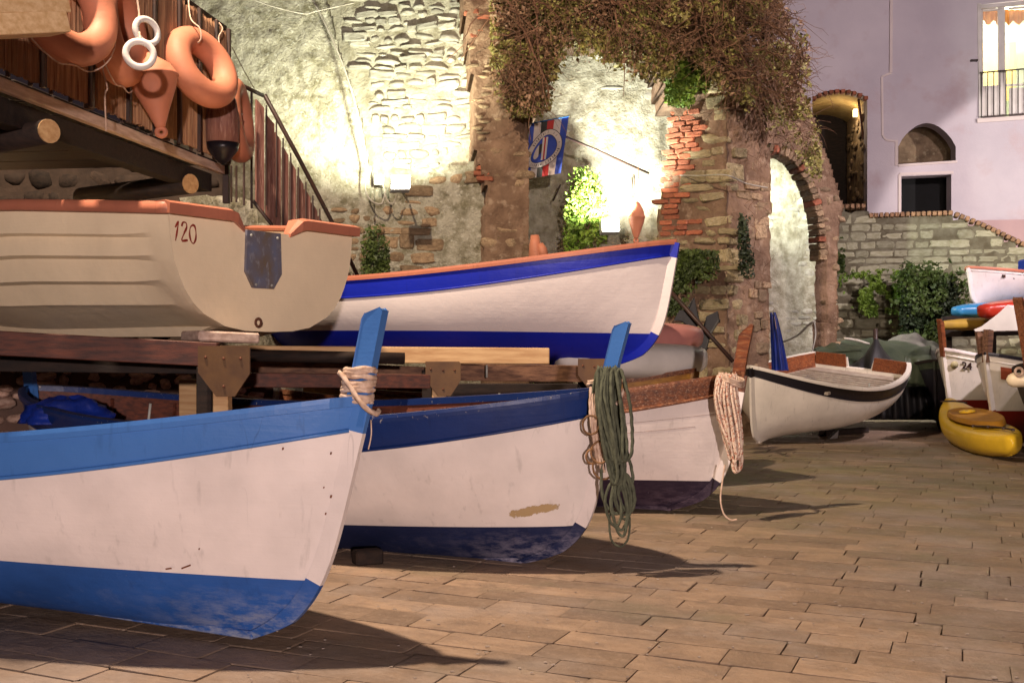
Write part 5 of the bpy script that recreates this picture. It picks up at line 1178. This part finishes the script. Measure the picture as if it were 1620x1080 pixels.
sh = thing('shrub', 'round dark green shrub against the terrace wall', 'shrub', P(1468, 500, 18.8))
foliage('leaves', [(1470 + (40 + 6 * math.sin(3.1 * t) + 5 * math.sin(7 * t)) * math.cos(t), 482 + (48 + 6 * math.sin(2.3 * t + 1) + 5 * math.sin(6 * t)) * math.sin(t)) for t in np.linspace(0, 6.2, 40)], 19.6, .9, 10000, .075, M['leaf_dark'], sh, thr=-.35, seed=20, clump=1.2)
foliage('lighter_leaves', [(1440, 440), (1462, 427), (1490, 432), (1500, 460), (1470, 500), (1430, 500)], 19.2, .6, 2400, .08, M['leaf_green'], sh, thr=-.05, seed=24)  # lighter green leaf patch on the shrub's upper part
foliage('loose_sprays', [(1470 + 62 * math.cos(t), 478 + 66 * math.sin(t)) for t in np.linspace(0, 6.2, 30)], 19.3, .7, 1500, .09, M['leaf_green'], sh, thr=.18, seed=41, clump=2.5)
sh2 = thing('shrub', 'loose creeping weeds on the terrace wall between the arch and the round shrub', 'shrub', P(1375, 460, 19.6))
foliage('leaves', [(1328, 438), (1350, 428), (1372, 440), (1395, 426), (1420, 436), (1440, 445), (1430, 490), (1400, 480), (1380, 505), (1352, 470), (1330, 455)], 19.9, .3, 2600, .07, M['leaf_bright'], sh2, thr=.22, seed=21)
iv4 = thing('ivy', 'dark weeds on the right face of the mossy pier', 'ivy', P(1185, 380, 12.8))
foliage('leaves', [(1172, 340), (1192, 350), (1194, 400), (1178, 440), (1168, 390)], 12.85, .2, 700, .05, M['leaf_dark'], iv4, thr=-.1, seed=22)
twigs('stems', [(1176, 200), (1212, 200), (1210, 540), (1176, 540)], 12.9, .2, 60, .4, .004, M['twig'], iv4, droop=1.5, seed=9)
KB = 1.0
# ================================================================ MIDDLE: STACKED CRAFT, POLE, TARPS
def canoe(name, label, cat, a, b, beam_, ht, m, point=2.2, flat=.5, roll=0., group=None, sheer=.12, deck=True, upside=False, m2=None, blunt=.0):
    """closed kayak or canoe body from tip a to tip b"""
    a, b = Vector(a), Vector(b); d = b - a; L = d.length; d.normalize(); sd = d.cross(Vector((0, 0, 1))).normalized(); up = sd.cross(d)
    sd, up = sd * math.cos(roll) + up * math.sin(roll), up * math.cos(roll) - sd * math.sin(roll); r = thing(name, label, cat, a, group=group)
    n, k = 36, 20; V = []
    for i in range(n + 1):
        t = i / n; w_ = beam_ / 2 * max(blunt if i not in (0, n) else blunt * .4, 1 - abs(2 * t - 1) ** point) ** .8; h_ = ht / 2 * (.55 + .45 * (1 - abs(2 * t - 1) ** 3)) * (1 if 0 < i < n else .5); zz = sheer * abs(2 * t - 1) ** 2 * (1 if t < .5 or deck else .2)
        for j in range(k):
            q = 2 * math.pi * j / k; cx, cz = math.cos(q), math.sin(q); e = .72; x = abs(cx) ** e * (1 if cx > 0 else -1); z = abs(cz) ** e * (1 if cz > 0 else -1)
            if z > 0: z *= flat
            if upside: z = -z
            V.append(a + d * L * t + sd * x * w_ + up * (z * h_ + zz * (-1 if upside else 1)))
    F = [(i * k + j, i * k + (j + 1) % k, (i + 1) * k + (j + 1) % k, (i + 1) * k + j) for i in range(n) for j in range(k)] + [list(range(k))[::-1], [n * k + j for j in range(k)]]
    mk('hull', V, F, m, r, True); return r, a, d, L, sd, up
GK = 'craft stacked beside the rack'
ca = canoe('canoe', 'faded pink upturned canoe on top of the off white one beside the blue striped bow', 'canoe', P(900, 528, 9.6), P(1104, 540, 10.6), .70, .34, M['pink_plastic'], 3, .9, sheer=.05, blunt=.25)
cb = canoe('canoe', 'off white upturned canoe lying under the pink one', 'canoe', P(880, 568, 9.2), P(1112, 572, 10.1), .78, .34, M['white_plastic'], 3.2, .95, sheer=.03, blunt=.22)
tube('lashing', smoothpath([P(1020, 550, 9.35), P(1023, 570, 9.3), P(1020, 588, 9.35)], .03), .004, M['rope_brown'], cb[0], 6)
YB = dict(L=4.2, b=.6, Hb=1.02, Hm=.78, Hs=.9, a=.1, c=.3, n=2.3, q=.8, roll=0, pitch=0, hd=-.40, X=P(1100, 560, 9.5).x, Y=9.5, Z=.02, zw=.25, mm=2.0)
boat('rowing_boat', 'ochre yellow wooden rowing boat behind the brown topped boat', 'boat', YB, dict(top=M['yellow_wood'], bottom=M['dark_timber'], band=M['yellow_wood'], rail=M['old_varnish']), (.2, .2), GR, None, sternpost=False)
# dark pole with two fins leaning on the pier
og = thing('anchor', 'black two armed anchor shape on a long dark pole leaning against the mossy pier', 'anchor', P(1110, 520, 11.5))
tube('pole', [P(1062, 462, 11.4), P(1160, 572, 11.2)], .022, M['iron'], og)
for (poly, Y) in (([(1098, 474), (1103, 492), (1108, 512), (1098, 520), (1078, 508), (1068, 506), (1076, 492), (1088, 490)], 11.42), ([(1134, 496), (1138, 508), (1124, 530), (1118, 552), (1104, 556), (1098, 540), (1112, 520), (1120, 502)], 11.35)):
    V, F = prismg([P(x, y, Y) for x, y in poly], (0, .06, 0)); o = mk('fluke', V, F, M['black_cloth'], og); bv = o.modifiers.new('bevel', 'BEVEL'); bv.width = .02; bv.segments = 2
# blue tarp rolled upright behind the white dinghy
tp = thing('folded_parasol', 'royal blue folded canvas standing against the mossy pier', 'canvas', P(1236, 575, 14))
V = []; 
for j in range(9):
    v = j / 8; x0 = 1223 + 3 * v; x1 = 1227 + 21 * v ** .8; y = 494 + 92 * v
    for i in range(9):
        u = i / 8; V.append(P(x0 + (x1 - x0) * u, y, 14.0 + .08 * math.sin(u * 9) - .1 * math.sin(math.pi * u)))
F = grid_faces(9, 9); n0 = len(V); V += [v + Vector((0, .18, 0)) for v in V]; F += [tuple(q + n0 for q in f[::-1]) for f in F]
mk('canvas', V, F, M['blue_tarp'], tp, True); tube('seam', [P(1226, 500, 13.9), P(1229, 520, 13.85)], .01, M['rope_white'], tp)
# tarp covered boats behind the dinghy
def sheet(name, label, pts_fn, n, m_, m, parent=None, cat='tarpaulin', th=.01):
    V = [pts_fn(i / n, j / m_) for i in range(n + 1) for j in range(m_ + 1)]; F = grid_faces(n + 1, m_ + 1)
    o = mk(name, V, F, m, parent, True); s = o.modifiers.new('thickness', 'SOLIDIFY'); s.thickness = th
    if label: tag(o, label, cat)
    return o
def green(u, v):      # long ridge tarp: u along, v front (0) to back (1)
    px = 1288 + 185 * u; top = 538 + 4 * math.cos(u * 6) + 6 * u if u > .2 else 538 + 14 * (1 - u / .2) ** 2; Y = 16.2 + 1.5 * v
    y = top + (590 - top) * (abs(v - .6) / .6) ** 1.3 if v < .6 else top + 20 * (v - .6)
    return P(px, y, Y) + Vector((0, .05 * noise.noise(Vector((u * 9, v * 4, 0))), .06 * noise.noise(Vector((u * 7, v * 5, 2)))))
sheet('tarpaulin', 'dull green tarpaulin over a boat behind the white dinghy', green, 40, 16, M['green_tarp'])
def blackt(u, v):  # real peaked cloth; lower part extended to stand in for ground shade
    px = 1325 + 175 * u; pk = math.exp(-abs(px - 1386) / 22.0); top = 585 - 56 * pk - (8 * (px - 1440) / 60 if px > 1440 else 0); y = top + (664 - top) * v ** 1.2
    return P(px + min(20, (px - 1386) * .15) * v, y, 16.1 - .35 * v - .25 * math.sin(v * 3) + .10 * math.sin(px * .35) * (v + .2))
sheet('tarpaulin', 'black tarpaulin pulled up to a sharp peak behind the white dinghy, lower part standing in for shade', blackt, 50, 14, M['black_cloth'])
tag(tube('tent_pole', [P(1385, 520, 16.1), P(1386, 600, 16.15)], .035, M['iron']), 'dark knobbed pole end holding up the peak of the black tarpaulin', 'pole')
def greyt(u, v):
    px = 1396 + 92 * u; top = 528 + 30 * abs(u - .45) ** 1.6 * 1.8; y = top + (572 - top) * (1 - v) ** 1.4
    return P(px, y, 16.9 + 1.2 * v) + Vector((0, 0, .05 * noise.noise(Vector((u * 6, v * 5, 7)))))
sheet('tarpaulin', 'grey tarpaulin heaped over gear in front of the round shrub', greyt, 30, 12, M['grey_tarp'])
DB = dict(L=3.6, b=.8, Hb=1.0, Hm=.78, Hs=.9, a=.1, c=.25, n=2.4, q=.8, roll=0, pitch=0, hd=R(-125), X=P(1440, 600, 15.4).x, Y=15.4, Z=.02, zw=.3, mm=2.0)
boat('rowing_boat', 'dark hulled boat in deep shade under the green and black tarpaulins', 'boat', dict(DB, X=P(1470, 600, 15.6).x), dict(top=M['black_rim'], bottom=M['dark_inside'], band=M['green_tarp'], rail=M['dark_timber']), (.1, .1), None, None, thwarts=0, ribs=0, sternpost=False)
sheet('tarpaulin', 'dark green tarpaulin edge hanging down between the dinghy and the boat numbered 24', lambda u, v: P(1432 + 62 * u, 562 + 12 * u + 50 * v * (1 - .3 * u), 15.9 - .3 * v + .05 * math.sin(u * 14)), 20, 10, M['green_tarp'])
tag(tube('rail_tube', smoothpath([P(1335, 535, 16.4), P(1355, 538, 16.5), P(1375, 544, 16.6)], .05), .02, M['cable']), 'pale curved tube edge showing above the green tarpaulin', 'tube')
# ================================================================ RIGHT HAND BOATS
RP = (-.07, .02, .13, .03, .38, .42, .05)
R24 = dict(L=4.6, b=.72, Hb=1.17, Hm=.85, Hs=1.0, a=.28, c=.2, n=2.3, q=.75, roll=-.02, pitch=0, hd=R(-143), X=P(1489, 560, 15.0).x, Y=15.0, Z=.02, zw=.46, mm=2.0)
b24 = boat('rowing_boat', 'white boat numbered 24 with red bottom and brown stem post', 'boat', R24, dict(top=M['ivory'], stem=M['ivory'], bottom=M['red_bottom'], band=M['ivory'], rail=M['white'], post=M['varnish']), (.08, .08), 'boats drawn up on the right', RP)
RW = dict(L=4.6, b=.75, Hb=1.12, Hm=.84, Hs=1.0, a=.28, c=.2, n=2.3, q=.75, roll=-.02, pitch=0, hd=R(-143), X=P(1556, 560, 13.4).x, Y=13.4, Z=.02, zw=.41, mm=2.0)
bw = boat('rowing_boat', 'cream boat with a rust red stripe and red bottom beside boat 24', 'boat', RW, dict(top=M['ivory'], stem=M['ivory'], bottom=M['red_bottom'], band=M['ivory'], rail=M['black_rim'], post=M['old_timber']), (.08, .08), 'boats drawn up on the right', (-.1, .01, .0, -.11, .30, .31, .07))
bpy.context.view_layer.update()
V = []
for s in np.linspace(.022, .30, 16):
    for v, oo in ((.74, .003), (.88, .003), (.88, .010), (.74, .010)): V.append(loc(RW, s, v, 1, oo))
F = [(4 * i + j, 4 * i + (j + 1) % 4, 4 * i + 4 + (j + 1) % 4, 4 * i + 4 + j) for i in range(15) for j in range(4)] + [(0, 1, 2, 3)]
mk('stripe', V, F, mat('rust_red_stripe', (.30, .06, .02), rnd=0, bump=0), bw)
def find_s(bo, p, v, px):
    return min(np.linspace(.004, .4, 400), key=lambda s: abs(pix(bo.matrix_basis @ loc(p, s, v, 1))[0] - px))
s1_, s2_ = find_s(b24, R24, .82, 1520), find_s(b24, R24, .82, 1532); a_ = loc(R24, s1_, .80, 1, .02); b_ = loc(R24, s2_, .80, 1, .02); c_ = loc(R24, s1_, .92, 1, .02)
text('number', '24', .145, M['iron'], b24, a_, (b_ - a_), (c_ - a_), .003, 0, .003)
lathe('round_mark', [(0, .055), (.004, .055)], loc(R24, find_s(b24, R24, .83, 1509), .83, 1, .008), (b_ - a_).cross(c_ - a_), mat('pale_yellow_mark', (.55, .48, .26), rnd=0, bump=0), b24, 20)
R3 = dict(L=4.4, b=.8, Hb=1.03, Hm=.84, Hs=1.0, a=.25, c=.25, n=2.3, q=.8, roll=0, pitch=0, hd=R(-140), X=P(1632, 560, 11.6).x, Y=11.6, Z=.02, zw=.30, mm=2.0)
b3r = boat('rowing_boat', 'dark green hulled boat with a scraped brown stem post at the right edge', 'boat', R3, dict(top=M['black_cloth'], bottom=M['red_bottom'], band=M['dark_timber'], rail=M['dark_timber'], post=M['old_varnish']), (.08, .08), 'boats drawn up on the right', (-.05, .05, .34, .22, .62, .72, .09))
fd = thing('fender', 'cream sausage fender hanging at the right edge above the dark hull', 'fender', P(1610, 598, 11.2))
lathe('body', [(0, .01), (.02, .05), (.06, .075), (.3, .075), (.36, .05), (.4, .02)], P(1592, 601, 11.3), (1, -.2, .02), M['cream'], fd, 24); V, F = torusg(P(1612, 588, 11.2), (0, 1, 0), .04, .015, 16, 8); mk('rope_loop', V, F, M['rope_white'], fd, True)
# canopy
cn = thing('canopy', 'small pale wedge shaped canopy standing on the cream boat', 'canopy', P(1560, 540, 13.6))
pts = [(1541, 521), (1553, 516), (1578, 497), (1594, 482), (1600, 486), (1640, 500), (1640, 522), (1543, 524)]
V, F = prismg([P(x, y, 13.5) for x, y in pts], (.5, .7, 0)); mk('roof', V, F, M['white_plastic'], cn)
beam('post', P(1548, 523, 13.55), P(1553, 560, 13.5), .07, .07, M['old_timber'], cn)
# white boat up on the stack
UW = dict(L=4.2, b=.7, Hb=.62, Hm=.48, Hs=.55, a=.12, c=.1, n=2.4, q=.8, roll=0, pitch=0, hd=R(-150), X=P(1532, 430, 17.6).x, Y=17.6, Z=CAMH + (540 - 483) / FPX * 17.6, zw=.1, mm=2.0)
ub = boat('rowing_boat', 'small white boat with red rim stacked highest at the right', 'boat', UW, dict(top=M['white'], stem=M['white'], bottom=M['white'], band=M['white'], rail=M['orange_trim']), (.05, .05), 'boats drawn up on the right', None, sternpost=False, thwarts=2, ribs=0)
rd = random.Random(3); a_ = loc(UW, .10, .82, 1, .01); b_ = loc(UW, .26, .80, 1, .012); G_ = []
for i in range(9):                                          # name too small to read: tiny dark marks
    if i == 1: continue
    c = a_ + (b_ - a_) * (i / 8); dx = (b_ - a_).normalized(); w_ = .012 if i else .03; h_ = rd.uniform(.02, .035); nn = dx.cross(Vector((0, 0, 1))); G_.append(boxg(c, dx * w_, nn * .003, (0, 0, h_)))
V, F = join(G_); o = mk('name_lettering', V, F, M['iron'], ub); o['kind'] = 'stuff'
tag(beam('locker', P(1568, 432, 17.9), P(1594, 434, 17.9), .3, .16, M['white_plastic']), 'pale box standing in the small white boat on the stack', 'box')
tag(beam('blue_drum', P(1616, 420, 17.9), P(1640, 420, 17.9), .3, .2, M['blue_tarp'], ch=.03), 'blue bundle at the right edge above the small white boat', 'bundle')
canoe('kayak', 'blue upturned kayak on the stack behind boat 24', 'kayak', P(1510, 492, 17.0), P(1640, 486, 17.8), .62, .26, M['blue_plastic'], 3, .9, sheer=.0, blunt=.3, group='kayaks stacked at the right')
canoe('kayak', 'red upturned kayak on the stack right of the blue one', 'kayak', P(1553, 490, 16.0), P(1700, 478, 17.0), .72, .40, M['red_plastic'], 3, .6, sheer=.0, blunt=.3, group='kayaks stacked at the right')
canoe('kayak', 'dull yellow kayak lying lowest on the stack behind boat 24', 'kayak', P(1486, 516, 16.2), P(1640, 506, 17.4), .60, .20, mat('dull_yellow_plastic', (.42, .26, .03), (.3, .18, .03), rnd=0), 2.2, .9, sheer=.02, group='kayaks stacked at the right')
st = thing('kayak_trestle', 'dark timber trestle holding the stacked kayaks', 'trestle', P(1560, 560, 17))
for px in (1500, 1570, 1640): beam('post', P(px, 540, 17.2).xy.to_3d(), P(px, 522, 17.2), .09, .09, M['dark_timber'], st)
beam('beam', P(1490, 528, 17.1), P(1690, 524, 17.1), .09, .10, M['dark_timber'], st); beam('beam', P(1490, 505, 18.0), P(1700, 484, 18.0), .08, .08, M['dark_timber'], st)
# yellow kayak on the ground
ky, ka, kd, kL, ks, ku = canoe('kayak', 'bright yellow open kayak on the paving in front of the boats at the right', 'kayak', G(1497, 688) + Vector((.05, 0, .24)), G(1588, 734) + Vector((.1, 0, .19)), .66, .46, M['yellow_plastic'], 2.6, .50, roll=-.10, sheer=.24, blunt=.08, deck=False)
def kz(t): return .15 * (.55 + .45 * (1 - abs(2 * t - 1) ** 3)) + .24 * (2 * t - 1) ** 2 * (1 if t < .5 else .2) + .012
def kp(t, x, z): return ka + kd * kL * t + ks * x + ku * z
V, F = [], []
for j, (rr, zz) in enumerate(((1.04, .140), (1, .195), (.93, .200), (.86, .172), (.5, .166), (.01, .164))):
    for i in range(30):
        q = 2 * math.pi * i / 30; V.append(kp(.50 + .30 * rr * math.cos(q), .25 * rr * math.sin(q) * (1 - .1 * math.cos(q)), zz))
F = [(j * 30 + i, j * 30 + (i + 1) % 30, (j + 1) * 30 + (i + 1) % 30, (j + 1) * 30 + i) for j in range(5) for i in range(30)]
mk('cockpit', V, F, mat('cockpit_shade_yellow', (.40, .19, .01), (.30, .13, .01), rnd=0), ky, True)  # darker colour stands in for the shade inside a deep cockpit
V, F = torusg(kp(.36, .0, .19), ku, .085, .016, 30, 8); mk('hatch_ring', V, F, M['yellow_plastic'], ky, True); V, F = boxg(kp(.36, .0, .19), kd * .07, ks * .012, ku * .01); mk('hatch_strap', V, F, M['iron'], ky)
for i, (t0, x0, t1, x1) in enumerate(((.74, .20, .94, -.06), (.10, .16, .16, -.14))): tube('deck_cord', smoothpath([kp(t0 + (t1 - t0) * q, x0 + (x1 - x0) * q, kz(t0 + (t1 - t0) * q) - .22 * abs(x0 + (x1 - x0) * q) ** 1.5) for q in (0, .25, .5, .75, 1)], .03), .012, M['iron'], ky, 6)
for t, x in ((.74, .20), (.82, .10), (.9, .0), (.94, -.06)): V, F = boxg(kp(t, x, kz(t) - .22 * abs(x) ** 1.5), kd * .022, ks * .018, ku * .014, .004); mk('fitting', V, F, M['iron'], ky)
mk('keel_strip', *tubeg([kp(t, 0, -.225 + .24 * (2 * t - 1) ** 2 * (1 if t < .5 else .2) + .10 * abs(2 * t - 1) ** 3) for t in np.linspace(.03, .97, 12)], .012, 6), M['yellow_plastic'], ky, True)
# litter and pebbles on the slipway
G_ = []; rd = random.Random(31)
for i in range(190):
    x, y = rd.uniform(380, 1620), 700 + 380 * rd.random() ** .8; p = G(x, y); s = rd.uniform(.002, .005)
    G_.append(boxg(p + Vector((0, 0, .006)), (s * rd.uniform(1, 2.2), 0, 0), (rd.uniform(-.3, .3) * s, s, 0), (0, 0, .0015)))
V, F = join(G_); o = mk('paving_grit', V, F, mat('pale_grit', (.42, .35, .30), (.22, .17, .14), 8, .9, 0, rnd=0)); tag(o, 'pale grit and paint flakes scattered on the paving stones', 'grit', kind='stuff')
